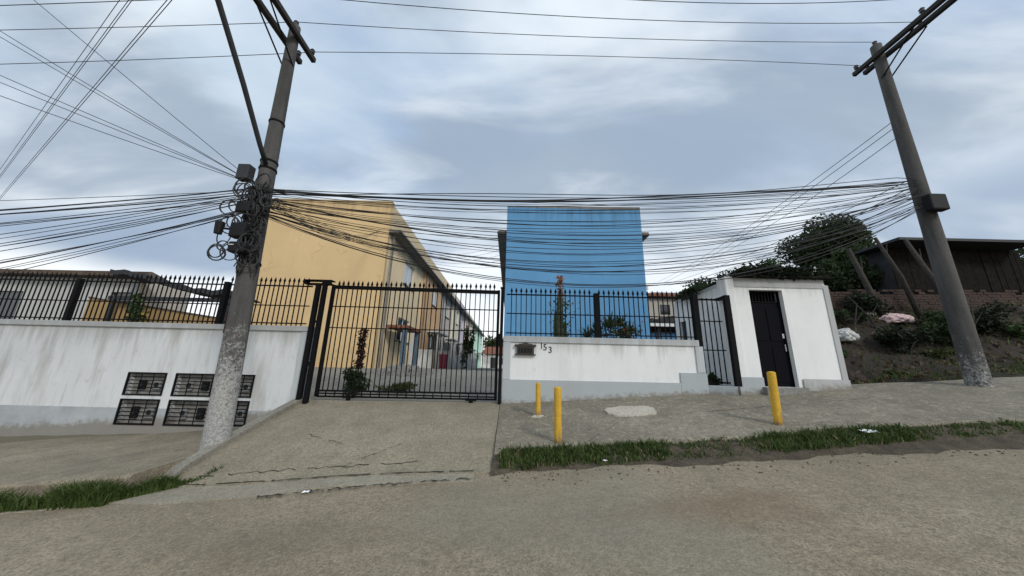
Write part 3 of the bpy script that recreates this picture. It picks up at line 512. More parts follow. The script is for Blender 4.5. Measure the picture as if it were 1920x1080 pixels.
MB().box(5.161, gx1, GY + 0.01, 9.9, 3.602, 3.72).build('roof_beam', 'gatehouse_grey', gh)
dr = MB().box(5.515, 6.255, GY + 0.12, GY + 0.16, 1.29, 3.16).build('door', 'black_door', gh)
dpan = MB().box(-0.155, 0.155, -0.012, 0, -0.38, 0.38).mesh('door_panel', 'black_door')
for cx in (5.70, 6.07):
    for cz in (1.75, 2.66): inst('door_panel', dpan, dr, (cx, GY + 0.119, cz))
MB().box(6.17, 6.215, GY + 0.085, GY + 0.119, 2.34, 2.44).build('handle', 'steel', dr)
MB().box(6.19, 6.21, GY + 0.085, GY + 0.119, 2.05, 2.20).build('pull_bar', 'steel', dr)
MB().box(5.502, 5.515, GY + 0.1, GY + 0.17, 1.282, 3.438).box(6.255, 6.268, GY + 0.1, GY + 0.17, 1.282, 3.438).box(5.515, 6.255, GY + 0.1, GY + 0.17, 3.425, 3.438).box(5.515, 6.255, GY + 0.1, GY + 0.17, 3.165, 3.185).build('door_frame', 'black_iron', gh)
tb = MB().box(-0.008, 0.008, -0.008, 0.008, 0, 0.238).mesh('transom_bar', 'black_iron')
for k in range(9): inst('transom_bar', tb, gh, (5.515 + 0.74 * (k + 1) / 10, GY + 0.135, 3.186))
wn = MB().box(gx0 + 0.08, gx0 + 0.10, 9.28, 9.65, 2.45, 3.0).build('window', 'dark_glass', gh)

# ---------------------------------------------------------------- houses behind
def house_side(t, X, nx, y0, y1, z0, z1, mat, holes, parm='wall'):
    if nx > 0: MB().panel((X, y0, 0), (0, 1, 0), (1, 0, 0), y1 - y0, z0, z1, 0.2, holes).build(parm, mat, t)
    else: MB().panel((X, y1, 0), (0, -1, 0), (-1, 0, 0), y1 - y0, z0, z1, 0.2, holes).build(parm, mat, t)
def side_window(t, X, ya, yb, za, zb, glass='glass'):
    f = MB().box(X - 0.13, X - 0.07, ya, ya + 0.05, za, zb).box(X - 0.13, X - 0.07, yb - 0.05, yb, za, zb).box(X - 0.13, X - 0.07, ya + 0.05, yb - 0.05, zb - 0.05, zb).box(X - 0.13, X - 0.07, ya + 0.05, yb - 0.05, za, za + 0.05).box(X - 0.13, X - 0.07, (ya + yb) / 2 - 0.025, (ya + yb) / 2 + 0.025, za + 0.05, zb - 0.05).build('window', 'white_paint', t)
    MB().quad((X - 0.10, ya + 0.05, za + 0.05), (X - 0.10, yb - 0.05, za + 0.05), (X - 0.10, yb - 0.05, zb - 0.05), (X - 0.10, ya + 0.05, zb - 0.05)).build('pane', glass, f)
    MB().box(X - 0.02, X + 0.07, ya - 0.08, yb + 0.08, za - 0.06, za - 0.004).build('sill', 'eave_grey', f)
HX = -5.65
houses = [(13.5, 19.6, 'tan_stucco', 'beige side walled house joined behind the yellow end wall', 8.90), (19.6, 25.0, 'orange_stucco', 'burnt orange terraced house next past the yellow one', 8.80), (25.0, 30.2, 'greybeige_stucco', 'grey beige terraced house after the orange one', 8.80),
          (30.2, 34.2, 'cream_stucco', 'cream terraced house between the grey and lilac ones', 8.6), (34.2, 39.2, 'lilac_stucco', 'pale lilac terraced house along the yard', 8.6), (39.2, 46.5, 'peach_stucco', 'pale peach terraced house before the mint green one', 8.5), (46.5, 64.0, 'mint_stucco', 'mint green house at the far end of the terrace', 8.4)]
for i, (y0, y1, m, lab, zp) in enumerate(houses):
    if i == 0: lab = 'large yellow end house with beige side wall and grey eave behind the gate'
    t = thing('terraced_house', (HX - 3, (y0 + y1) / 2, 1.2), lab, 'house', 'terraced houses along the yard')
    ln = y1 - y0; hs = []; nw = 1 if ln < 9 else 3
    for k in range(nw):
        o_ = ln * k / nw; l2 = ln / nw
        hs += [(o_ + l2 * 0.42, o_ + l2 * 0.70, 5.70, 6.95), (o_ + l2 * 0.40, o_ + l2 * 0.70, 2.75, 3.90), (o_ + l2 * 0.78, o_ + l2 * 0.94, 1.42, 3.6)]
    x_front = HX + (0.0 if i == 0 else 0.12 if i % 2 else 0.0)
    house_side(t, x_front, 1, y0, y1, 0.8, 7.40, m, hs)
    for k, (a, c_, e, f_) in enumerate(hs):
        if k % 3 == 2: 
            d_ = MB().box(x_front - 0.14, x_front - 0.09, y0 + a, y0 + c_, e, f_).build('door', 'eave_grey' if i % 2 else 'white_paint', t); MB().box(x_front - 0.089, x_front - 0.04, y0 + a + 0.1, y0 + a + 0.14, 2.3, 2.45).build('handle', 'steel', d_)
        else: side_window(t, x_front, y0 + a, y0 + c_, e, f_, 'glass' if k % 3 == 0 else 'dark_glass')
    MB().box(HX - 0.2, HX + 0.46, y0 + 0.02, y1 - 0.02, 7.402, 7.52).build('eave', 'eave_grey', t)
    MB().tube([(HX + 0.50, y0 + 0.02, 7.47), (HX + 0.50, y1 - 0.02, 7.47)], 0.06, 8).build('gutter_pipe', 'grey_metal', t)
    MB().tube([(HX + 0.17, y0 + 0.3, 7.39), (HX + 0.17, y0 + 0.3, 1.4)], 0.045, 8).build('downpipe', 'eave_grey', t)
    MB().box(HX - 0.22, HX - 0.04, y0 + (0.21 if i == 0 else 0.02), y1 - 0.02, 7.53, zp).build('parapet', 'tan_stucco' if i < 3 else m, t)
    MB().box(HX - 6.0, HX - 0.23, y0 + 0.25, y1, 7.45, 7.6).build('roof', 'eave_grey', t)
    MB().box(HX + 0.14, HX + 1.0, y1 - 0.16, y1 - 0.02, 1.3, 2.5 + 0.2 * (i % 2)).build('garden_wall', 'white_house', t)
    if i: MB().box(HX + 0.14, HX + 0.9, y0 + ln * 0.3, y0 + ln * 0.98, 3.72, 3.82).build('porch_slab', 'white_paint', t)
    if i:
        for yy in (y0 + ln * 0.35, y0 + ln * 0.62): MB().box(HX + 0.72, HX + 0.88, yy, yy + 0.16, 1.3, 3.718).build('porch_pillar', 'white_paint', t, bevel=0.01)
    if i == 0:
        MB().panel((-11.65, 13.499, 0), (1, 0, 0), (0, -1, 0), 11.65 + HX, 0.8, 8.88, 0.2).build('end_wall', 'yellow_stucco', t)
        MB().box(-11.65, -11.45, 13.7, y1, 0.8, 8.7).build('back_wall', 'yellow_stucco', t)
        MB().box(-11.70, HX + 0.02, 13.46, 13.76, 8.881, 8.93).build('parapet_cap', 'tan_stucco', t)
        MB().box(HX + 0.14, HX + 1.1, 14.1, 16.3, 3.15, 3.27).build('porch_slab', 'roof_tile', t)
        for yy in (14.2, 16.05): MB().box(HX + 0.86, HX + 1.04, yy, yy + 0.18, 1.3, 3.148).build('porch_pillar', 'bluegrey_paint', t, bevel=0.01)
bh = thing('blue_house', (2.8, 13.5, 1.2), 'tall plain bright blue end wall of a house with side eaves', 'house')
MB().panel((-0.30, 13.5, 0), (1, 0, 0), (0, -1, 0), 6.15, 0.8, 8.78, 0.2).build('end_wall', 'blue_stucco', bh)
MB().hexa([(-0.30, 13.5, 8.781), (5.85, 13.5, 8.781), (5.85, 13.7, 8.781), (-0.30, 13.7, 8.781)], [(-0.30, 13.5, 8.84), (5.85, 13.5, 8.93), (5.85, 13.7, 8.93), (-0.30, 13.7, 8.84)]).build('parapet_cap', 'eave_grey', bh)
MB().box(-0.299, -0.10, 13.701, 44, 0.8, 7.6).build('side_wall', 'blue_stucco', bh); MB().box(5.65, 5.849, 13.701, 44, 0.8, 7.6).build('side_wall', 'blue_stucco', bh)
MB().box(-0.099, 5.649, 13.9, 44, 7.4, 7.62).build('roof', 'eave_grey', bh)
MB().box(-0.66, -0.301, 13.62, 44, 7.52, 7.66).build('eave', 'eave_grey', bh); MB().box(5.851, 6.22, 13.62, 44, 7.60, 7.74).build('eave', 'eave_grey', bh)
MB().box(-0.28, -0.12, 13.71, 40, 7.661, 8.7).build('parapet', 'blue_stucco', bh); MB().box(5.67, 5.83, 13.71, 40, 7.741, 8.75).build('parapet', 'blue_stucco', bh)
MB().tube([(-0.68, 13.62, 7.58), (-0.68, 44, 7.58)], 0.06, 8).build('gutter_pipe', 'grey_metal', bh); MB().tube([(6.25, 13.62, 7.66), (6.25, 44, 7.66)], 0.06, 8).build('gutter_pipe', 'white_paint', bh)
MB().box(5.88, 5.96, 13.55, 13.63, 5.0, 5.15).build('wall_lamp', 'white_paint', bh)
an = thing('annex', (7.0, 14.2, 1.2), 'low blue lean-to with tiled awning on the far side of the blue house', 'lean-to')
MB().box(5.86, 8.1, 14.0, 14.2, 0.8, 3.15).build('wall', 'blue_stucco', an); MB().box(5.87, 8.3, 13.55, 15.8, 3.42, 3.50).build('awning', 'roof_tile', an); MB().box(5.87, 8.25, 13.50, 13.548, 3.40, 3.53).build('fascia', 'white_paint', an)
for xx in (6.4, 8.1): MB().box(xx, xx + 0.1, 13.9, 13.998, 0.8, 3.419).build('awning_post', 'eave_grey', an)
MB().box(8.0, 8.099, 14.201, 15.9, 0.8, 3.4).build('side_wall', 'blue_stucco', an)
fh = thing('far_house', (13.2, 25, 3), 'far beige house with red tile roof between blue house and gatehouse', 'house')
MB().panel((10.9, 25, 0), (1, 0, 0), (0, -1, 0), 4.8, 0.5, 7.3, 0.2, [(0.9, 1.7, 5.9, 6.7), (2.7, 3.6, 5.8, 6.7), (1.2, 2.2, 3.4, 4.4)]).build('wall', 'beige_stucco', fh)
for a, c_, e, f_ in ((0.9, 1.7, 5.9, 6.7), (2.7, 3.6, 5.8, 6.7), (1.2, 2.2, 3.4, 4.4)): MB().box(10.9 + a, 10.9 + c_, 25.08, 25.12, e, f_).build('window', 'dark_glass', fh)
MB().box(10.91, 15.69, 25.2, 30, 0.5, 7.29).build('body', 'beige_stucco', fh)
MB().hexa([(10.5, 24.6, 7.31), (16.0, 24.6, 7.31), (16.0, 30.4, 7.9), (10.5, 30.4, 7.9)], [(10.5, 24.6, 7.45), (16.0, 24.6, 7.45), (16.0, 27.6, 8.35), (12.4, 27.6, 8.35)]).build('roof', 'roof_tile', fh)
eh = thing('end_house', (-2.8, 70, 1.2), 'small white house with red roof closing the far end of the yard', 'house')
MB().box(-6.0, 1.0, 70, 76, 0.4, 4.2).build('wall', 'white_house', eh); MB().hexa([(-6.4, 69.5, 4.3), (1.4, 69.5, 4.3), (1.4, 76.5, 4.3), (-6.4, 76.5, 4.3)], [(-5.4, 72.6, 6.0), (0.4, 72.6, 6.0), (0.4, 73.4, 6.0), (-5.4, 73.4, 6.0)]).build('roof', 'roof_tile', eh)
MB().box(-4.2, -3.2, 69.9, 69.99, 1.4, 3.6).build('door', 'dark_sheet', eh); MB().box(-2.4, -1.0, 69.93, 69.99, 2.2, 3.5).build('window', 'dark_glass', eh)

# neighbour's lot behind the left wall
nh = thing('neighbour_house', (-17, 12, 1), 'low pale house with brown tile roof behind the fence, beside the dark carport', 'house')
MB().panel((-21.9, 11.2, 0), (1, 0, 0), (0, -1, 0), 8.6, 0.3, 4.35, 0.2, [(7.6, 8.35, 2.9, 3.85), (3.0, 4.5, 2.6, 3.8)]).build('wall', 'white_house', nh); MB().box(-21.89, -13.31, 11.41, 13, 0.3, 4.34).build('body', 'white_house', nh)
for a, c_, e, f_ in ((7.6, 8.35, 2.9, 3.85), (3.0, 4.5, 2.6, 3.8)): MB().box(-21.9 + a, -21.9 + c_, 11.3, 11.34, e, f_).build('window', 'dark_glass', nh)
MB().hexa([(-23.0, 10.8, 4.36), (-13.1, 10.8, 4.36), (-13.6, 13.2, 4.36), (-23.0, 14.2, 4.36)], [(-23.0, 10.8, 4.48), (-13.1, 10.8, 4.52), (-14.0, 12.0, 4.85), (-22.4, 12.6, 4.85)]).build('roof', 'brown_tile', nh)
cp = thing('carport', (-11.5, 11.5, 1), 'dark sagging carport roof seen through the spear fence', 'carport')
rf = MB(); n = 28
for k in range(n):
    u0, u1 = k / n, (k + 1) / n; xa, xb = lerp(-13.3, -9.0, u0), lerp(-13.3, -9.0, u1); zz = lambda u: 4.26 - 0.62 * smooth(u * 1.2) - 0.03 * math.sin(u * 40)
    rf.hexa([(xa, 10.2, zz(u0)), (xb, 10.2, zz(u1)), (xb, 11.3, zz(u1) - 0.03), (xa, 11.3, zz(u0) - 0.03)], [(xa, 10.2, zz(u0) + 0.16), (xb, 10.2, zz(u1) + 0.16), (xb, 11.3, zz(u1) + 0.01), (xa, 11.3, zz(u0) + 0.01)])
rf.build('roof', 'dark_sheet', cp); MB().box(-13.2, -9.1, 10.3, 10.4, 3.42, 3.54).build('beam', 'dark_sheet', cp)
for xx in (-13.1, -9.3): MB().box(xx, xx + 0.1, 10.3, 10.4, 0.4, 3.42).build('post', 'dark_sheet', cp)
ow = thing('garden_wall', (-12, 11, 1), 'ochre garden wall with sloping top behind the spear fence', 'wall')
MB().hexa([(-14.2, 10.6, 0.3), (-9.3, 10.6, 0.3), (-9.3, 10.8, 0.3), (-14.2, 10.8, 0.3)], [(-14.2, 10.6, 3.50), (-9.3, 10.6, 2.85), (-9.3, 10.8, 2.85), (-14.2, 10.8, 3.50)]).build('wall_face', 'ochre_stucco', ow)
MB().hexa([(-14.2, 10.57, 3.502), (-9.3, 10.57, 2.852), (-9.3, 10.83, 2.852), (-14.2, 10.83, 3.502)], [(-14.2, 10.57, 3.55), (-9.3, 10.57, 2.90), (-9.3, 10.83, 2.90), (-14.2, 10.83, 3.55)]).build('coping', 'brown_tile', ow)

# ---------------------------------------------------------------- utility poles
def pole_axis(b0, t0): return lambda z_: Vector((lerp(b0[0], t0[0], (z_ - b0[2]) / (t0[2] - b0[2])), lerp(b0[1], t0[1], (z_ - b0[2]) / (t0[2] - b0[2])), z_))
def utility_pole(loc, top, r0, r1, label, near=True):
    t = thing('utility_pole', loc, label, 'utility pole'); ax = pole_axis(loc, top); zs = rng(loc[2] - 0.6, top[2], 22)
    MB().tube([ax(q) for q in zs], [lerp(r0, r1, i / 21) for i in range(22)], 16).build('shaft', 'pole_concrete', t, smooth=True)
    za = top[2] - 0.42
    for s, dzv in ((-0.16, 0.0), (0.16, 0.06)):
        c0 = ax(za + dzv); MB().box(c0.x + s - 0.05, c0.x + s + 0.05, c0.y - 1.9, c0.y + 0.52, c0.z - 0.06, c0.z + 0.06).build('crossarm', 'wood_arm', t, bevel=0.01)
    ins = MB().tube([(0, 0, 0), (0, 0, 0.05), (0, 0, 0.06), (0, 0, 0.12), (0, 0, 0.13), (0, 0, 0.17)], [0.015, 0.02, 0.05, 0.04, 0.055, 0.03], 10).mesh('insulator', 'porcelain')
    for s, yy in ((-0.16, 0.42), (0.16, 0.42), (0.16, -0.8), (0.16, -1.4), (-0.16, -1.1), (-0.16, -1.75)):
        c0 = ax(za + (0.0 if s < 0 else 0.06)); inst('insulator', ins, t, (c0.x + s, c0.y + yy, c0.z + 0.06))
    tp = ax(top[2]); inst('insulator', ins, t, (tp.x, tp.y, tp.z))
    for s in (-0.16, 0.16):
        c0 = ax(za - 0.7); c1 = ax(za); MB().tube([(c0.x + s * 0.7, c0.y, c0.z), (c1.x + s * 0.95, c1.y - 0.9, c1.z - 0.05)], 0.018, 6).build('brace', 'black_iron', t)
    return t, ax
pt, ax = utility_pole((-4.70, 5.62, 0.15), (-5.06, 5.65, 8.95), 0.192, 0.105, 'leaning concrete utility pole with flaking white foot beside the drive')
lam = MB().tube([(-4.86, 5.5, 5.3), (-4.84, 5.25, 5.55), (-4.78, 4.6, 6.25), (-4.75, 3.85, 7.06), (-4.72, 3.3, 7.5), (-4.70, 2.7, 7.72)], 0.042, 10).build('lamp_arm', 'dark_sheet', pt, smooth=True)
MB().hexa([(-4.82, 2.0, 7.66), (-4.58, 2.0, 7.66), (-4.60, 2.72, 7.68), (-4.80, 2.72, 7.68)], [(-4.78, 2.05, 7.76), (-4.62, 2.05, 7.76), (-4.63, 2.7, 7.80), (-4.77, 2.7, 7.80)]).build('lamp_head', 'grey_metal', lam, bevel=0.02)
for zz in (5.25, 5.42, 6.35, 3.30): q = ax(zz); MB().tube([q - Vector((0, 0, 0.02)), q + Vector((0, 0, 0.02))], lerp(0.192, 0.105, zz / 8.9) + 0.012, 16).build('band_clamp', 'black_iron', pt)
MB().box(-5.20, -4.98, 5.30, 5.46, 4.86, 5.16).build('junction_box', 'dark_sheet', pt, bevel=0.012)
q = ax(4.45)
MB().box(-5.06, -4.80, 5.30, 5.44, 4.18, 4.40).build('splice_box', 'dark_plastic', pt, bevel=0.03); MB().box(-5.03, -4.75, 5.26, 5.43, 3.68, 3.96).build('splice_box', 'dark_plastic', pt, bevel=0.03); MB().box(-4.99, -4.70, 5.27, 5.43, 3.40, 3.60).build('splice_box', 'dark_plastic', pt, bevel=0.03)
MB().tube([(-5.24, 5.3, 3.74), (-5.24, 5.3, 3.96)], [0.06, 0.075], 12).build('splice_closure', 'dark_plastic', pt); MB().tube([(-5.24, 5.3, 3.85), (-5.05, 5.35, 3.85)], 0.02, 6).build('closure_bracket', 'dark_plastic', pt)
MB().box(-4.96, -4.88, 5.255, 5.269, 3.52, 3.535).build('name_plate', 'white_paint', pt)
rnd2 = random.Random(11)
def coil(c0, rad, n, tilt, r=0.009, turns=2):
    return MB().tube([(c0[0] + rad * math.cos(a) * math.cos(tilt) + 0.01 * a / 6, c0[1] + rad * math.cos(a) * math.sin(tilt), c0[2] + rad * 1.15 * math.sin(a)) for a in rng(0, 6.283 * turns, 16 * turns)], r, 5).build('cable_coil', 'cable_black', pt)
coil((-5.20, 5.3, 3.42), 0.11, 1, 0.2); coil((-5.12, 5.32, 3.52), 0.08, 1, 0.5); coil((-4.66, 5.4, 3.98), 0.13, 1, 0.3); coil((-4.62, 5.42, 3.85), 0.10, 1, 0.1); coil((-5.18, 5.3, 4.25), 0.12, 1, 0.4); coil((-4.88, 5.38, 4.55), 0.16, 1, 0.2, 0.012)
[coil((-4.92 + rnd2.gauss(0, 0.15), 5.36 + rnd2.uniform(-0.06, 0.05), rnd2.uniform(3.3, 4.85)), rnd2.uniform(0.06, 0.17), 1, rnd2.uniform(-0.5, 0.8), rnd2.uniform(0.006, 0.012)) for _ in range(30)]; coil((-5.05, 5.35, 4.62), 0.13, 1, 0.6); coil((-4.78, 5.38, 4.3), 0.15, 1, 0.2)
for k in range(60):     # vertical tangle of drop cables tied to the shaft
    z0 = rnd2.uniform(4.3, 4.95); z1 = rnd2.uniform(3.0, 4.2); a0 = rnd2.uniform(-2.6, -0.4); pts = []
    for i in range(10):
        zz = lerp(z0, z1, i / 9); c0 = ax(zz); rr = 0.15 + 0.09 * rnd2.random(); a = a0 + rnd2.uniform(-0.35, 0.35); pts.append((c0.x + rr * math.cos(a), c0.y + rr * math.sin(a), zz))
    MB().tube(pts, rnd2.uniform(0.008, 0.016), 5).build('drop_cable', 'cable_black', pt)
q = ax(2.25); MB().tube([ax(2.02) + Vector((-0.004, -0.004, 0)), ax(2.2) + Vector((-0.004, -0.004, 0)), ax(2.4) + Vector((-0.003, -0.004, 0))], [0.176, 0.175, 0.172], 16, cap=False).build('paint_tmp', 'red_paint', pt)
po = [o for o in pt.children if o.name.startswith('paint_tmp')][0]; bmx = bmesh.new(); bmx.from_mesh(po.data)
bmesh.ops.delete(bmx, geom=[f for f in bmx.faces if not (f.calc_center_median().x < -0.215 and f.calc_center_median().y < 0.02)], context='FACES'); bmx.to_mesh(po.data); bmx.free(); po.name = 'red_paint_mark'
pt2, ax2 = utility_pole((9.85, 6.95, 1.35), (9.95, 6.95, 10.45), 0.19, 0.115, 'second concrete utility pole past the gatehouse, by the earth bank')
MB().box(9.6, 10.0, 6.6, 6.78, 5.3, 5.7).build('splice_box', 'dark_plastic', pt2, bevel=0.03)

# ---------------------------------------------------------------- cables
def cable(p0, p1, sag, r, label, group, n=26, name='cable', wob=0.0):
    p0, p1 = Vector(p0), Vector(p1); pts = []
    for i in range(n + 1):
        t = i / n; p = p0.lerp(p1, t); p.z -= 4 * sag * t * (1 - t) + (wob * math.sin(t * 9 + p0.z * 20) if 0 < i < n else 0); pts.append(p)
    o = MB().tube(pts, r, 5).build(name, 'cable_black'); return tag(o, label, 'cable', group)
rc = random.Random(21)
PG = 'power lines between the crossarms'; PLAB = 'high bare power line strung between the crossarms of the two poles'
cable((-4.75, 6.07, 8.75), (10.1, 7.37, 10.25), -0.1, 0.0075, PLAB, PG); cable((-5.06, 5.65, 9.1), (9.95, 6.95, 10.6), 0.16, 0.0075, PLAB, PG); cable((-4.72, 4.85, 8.75), (10.1, 6.15, 10.25), 0.30, 0.0075, PLAB, PG); cable((-4.72, 4.25, 8.75), (10.1, 5.55, 10.25), 0.62, 0.0075, PLAB, PG)
PG2 = 'power lines running down the street'; PLAB2 = 'high bare power line running down the street from the leaning pole'
cable((-4.75, 6.07, 8.75), (-36, 5.4, 7.0), 0.5, 0.0075, PLAB2, PG2); cable((-5.06, 5.65, 9.1), (-36, 5.0, 7.4), 0.4, 0.0075, PLAB2, PG2); cable((-4.72, 4.85, 8.75), (-36, 4.4, 7.0), 0.5, 0.0075, PLAB2, PG2)
BG = 'telephone cables sagging between the two poles'; BLAB = 'thin black cable in the sagging tangle between the two utility poles'
for k in range(40):
    u = k / 39.0; h0 = lerp(4.86, 4.25, u) + rc.uniform(-0.05, 0.05); h1 = lerp(6.25, 5.55, u) + rc.uniform(-0.12, 0.12)
    sag = lerp(0.24, 1.72, u ** 1.1) + rc.uniform(-0.2, 0.1); r = 0.014 if k in (1, 3) else rc.choice((0.005, 0.006, 0.007, 0.0085))
    q0 = ax(h0); q1 = ax2(h1); cable((q0.x + rc.uniform(-0.1, 0.15), q0.y + rc.uniform(-0.2, 0.12), h0), (q1.x - 0.12, q1.y + rc.uniform(-0.2, 0.2), h1), sag, r, 'thick black trunk cable along the top of the tangle between the poles' if k in (1, 3) else BLAB, BG, 34, wob=rc.uniform(-0.05, 0.06))
LG = 'telephone cables running down the street'; LLAB = 'thin black cable drooping down the street from the knot on the leaning pole'
for k in range(20):
    u = k / 19.0; h0 = lerp(4.82, 4.35, u) + rc.uniform(-0.04, 0.04); q0 = ax(h0)
    cable((q0.x - 0.1, q0.y + rc.uniform(-0.2, 0.1), h0), (-34, 5.2 + rc.uniform(-0.3, 0.3), lerp(3.6, 2.4, u)), lerp(0.5, 2.3, u) + rc.uniform(-0.2, 0.2), 0.012 if k in (1, 4) else rc.choice((0.0055, 0.007)), 'thick black trunk cable running down the street from the leaning pole' if k in (1, 4) else LLAB, LG, 30, wob=0.015)
FG = 'service drops rising from the leaning pole'; FLAB = 'thin service cable rising away from the knot on the leaning pole over the street'
for e in ((-17.6, 2.6, 14.9), (-16.5, 2.6, 11.4), (-16.3, 2.5, 11.0), (-15.7, 2.6, 8.9), (-15.6, 2.5, 8.5), (-15.4, 2.6, 7.8)): cable((-4.95, 5.55, 4.85), e, 0.12, 0.006, FLAB, FG, 16)
OG = 'service cables crossing overhead'; OLAB = 'thin service cable crossing high over the street beyond the lamp arm'
for e in ((0, 0, 0), (0.0, 0, 0.28), (-0.5, 0, 1.25), (-0.55, 0, 1.4), (-0.7, 0, 1.75)): cable(Vector((-34.5, 19.2, 9.6)) + Vector(e), Vector((7.9, -2.8, 8.3)) + Vector(e), 0.0, 0.0075, OLAB, OG, 8)
RG = 'cables running back from the far pole'; RLAB = 'thin cable running from the second pole back over the trees towards the far house'
for a, c_ in (((9.95, 7.0, 8.1), (13.3, 28, 9.45)), ((9.93, 7.0, 7.9), (13.55, 28, 9.25)), ((9.92, 7.0, 7.6), (14.3, 24, 9.6)), ((9.8, 7.05, 6.3), (12.1, 26, 8.5)), ((9.8, 7.05, 6.1), (14.15, 24, 8.6)), ((9.8, 7.05, 6.0), (12.6, 25, 8.3)), ((9.8, 7.05, 5.8), (13.6, 25, 8.3))): cable(a, c_, 0.35, 0.009, RLAB, RG, 22)
DG = 'service drops to the yellow house'; DLAB = 'thin service drop from the leaning pole to the corner of the yellow house'
for k in range(5): cable((-4.82, 5.7, 4.5 + 0.05 * k), (-6.2 + 0.05 * k, 13.44, 7.35 + 0.04 * k), 0.35 + 0.10 * k, 0.0055, DLAB, DG, 20)
EG = 'service drops to the blue house'; ELAB = 'thin service drop from the leaning pole to the blue house wall'
for k in range(5): cable((-4.75, 5.7, 4.45 + 0.05 * k), (-0.32 + 0.02 * k, 13.45, 5.9 + 0.3 * k), 0.5 + 0.10 * k, 0.005, ELAB, EG, 20)

# ---------------------------------------------------------------- bollards
def bollard(loc, h, r, label, lean=0.0, foot=None):
    t = thing('bollard', loc, label, 'bollard', 'yellow bollards on the pavement'); x, y, z = loc
    MB().tube([(x, y, z - 0.15), (x, y, z), (x + lean * h, y, z + h - 0.012), (x + lean * h, y, z + h)], [r, r, r, r * 0.93], 18).build('post', 'bollard_yellow', t, smooth=False)
    MB().tube([(x + lean * h, y, z + h), (x + lean * h, y, z + h + 0.006), (x + lean * h, y, z + h + 0.014)], [r * 0.9, r * 0.8, r * 0.3], 18).build('cap', 'bollard_yellow', t)
    if foot: 
        m = MB(); nn = 14; m.v = [(x + foot * (1 + jit(0.3)) * math.cos(6.283 * i / nn), y + foot * 0.7 * (1 + jit(0.3)) * math.sin(6.283 * i / nn), z_walk(x, y) - 0.02) for i in range(nn)]; m.v += [(x + (v[0] - x) * 0.6, y + (v[1] - y) * 0.6, z_walk(x, y) + 0.03) for v in m.v]
        m.f = [(i, (i + 1) % nn, nn + (i + 1) % nn, nn + i) for i in range(nn)] + [tuple(range(nn, 2 * nn))]; m.build('footing', 'concrete_patch', t)
bollard((0.55, 6.45, z_walk(0.55, 6.45)), 0.60, 0.048, 'slim yellow bollard with white concrete foot near the mailbox wall', 0.0, 0.13)
bollard((0.755, 5.27, z_walk(0.755, 5.27)), 0.79, 0.057, 'stout yellow bollard at the grassy pavement edge before the mailbox wall')
bollard((4.30, 5.45, z_walk(4.30, 5.45)), 0.80, 0.062, 'yellow bollard standing alone before the black door of the gatehouse', 0.02)

# ---------------------------------------------------------------- planting
def crown(parent, center, radii, n, leaf, mat, clumps=14, seed=1, name='crown', flat=False):
    rr = random.Random(seed); st_ = random.getstate(); random.seed(seed); mb_ = MB(); cs = []
    for k in range(clumps):
        v = Vector((rr.gauss(0, 1), rr.gauss(0, 1), rr.gauss(0, 1))).normalized() * (rr.random() ** 0.4); cs.append((Vector((center[0] + v.x * radii[0] * 0.8, center[1] + v.y * radii[1] * 0.8, center[2] + v.z * radii[2] * 0.8)), rr.uniform(0.28, 0.5)))
    for k in range(n):
        c0, s = rr.choice(cs); v = Vector((rr.gauss(0, 1), rr.gauss(0, 1), rr.gauss(0, 1))).normalized() * (rr.random() ** 0.45)
        mb_.leaf((c0.x + v.x * radii[0] * s, c0.y + v.y * radii[1] * s, c0.z + v.z * radii[2] * s), leaf * rr.uniform(0.6, 1.3))
    random.setstate(st_); return mb_.build(name, mat, parent), cs
def tree(name, loc, h, center, radii, n, leaf, mat, label, r=0.16, seed=1, cat='tree', clumps=16):
    t = thing(name, loc, label, cat); x, y, z = loc
    cr_, cs = crown(t, center, radii, n, leaf, mat, clumps, seed)
    tk = MB(); topp = Vector((center[0], center[1], center[2] - radii[2] * 0.3)); b0 = Vector(loc); mdl = b0.lerp(topp, 0.5) + Vector((0.15 * r / 0.16, 0, 0))
    tk.tube([b0 - Vector((0, 0, 0.3)), b0.lerp(mdl, 0.5), mdl, topp], [r, r * 0.85, r * 0.65, r * 0.35], 9); tk.build('trunk', 'bark', t, smooth=True)
    for c0, s in cs[:7]:
        MB().tube([mdl, mdl.lerp(c0, 0.5) + Vector((0, 0, 0.1 * radii[2])), c0], [r * 0.4, r * 0.25, r * 0.08], 6).build('limb', 'bark', t, smooth=True)
    return t
tree('tree', (20.2, 18.5, 4.5), 6, (19.4, 18.2, 8.95), (2.4, 2.0, 2.45), 24000, 0.115, 'leaf_dark', 'big dark broad crowned tree on the bank behind the gatehouse', 0.3, 5, clumps=26)
tree('tree', (15.2, 17.8, 3.5), 4, (14.7, 17.8, 6.95), (1.55, 1.4, 0.95), 6000, 0.09, 'leaf_mid', 'low rounded green tree directly above the gatehouse roof', 0.16, 6)
tree('tree', (12.3, 19.5, 1.0), 4, (12.2, 19.5, 6.7), (1.7, 1.2, 1.0), 900, 0.11, 'leaf_dark', 'thin sparse tree between the far house and the gatehouse', 0.10, 7)
tree('tree', (24.0, 15.5, 5), 4, (24.5, 15.5, 6.6), (3.0, 2.0, 1.6), 4500, 0.16, 'leaf_dark', 'dark tree behind the wooden shack on the bank', 0.2, 8)
tree('tree', (-3.6, 79, 1.2), 7, (-3.4, 79, 6.9), (3.4, 2.5, 3.2), 3000, 0.30, 'leaf_mid', 'green tree behind the small house at the end of the yard', 0.3, 9)
tree('tree', (12.6, 13.2, 4.6), 2, (13.0, 13.6, 5.15), (1.7, 0.9, 0.6), 3200, 0.085, 'leaf_mid', 'bushy green growth at the top of the bank beside the gatehouse roof', 0.06, 14, clumps=18)
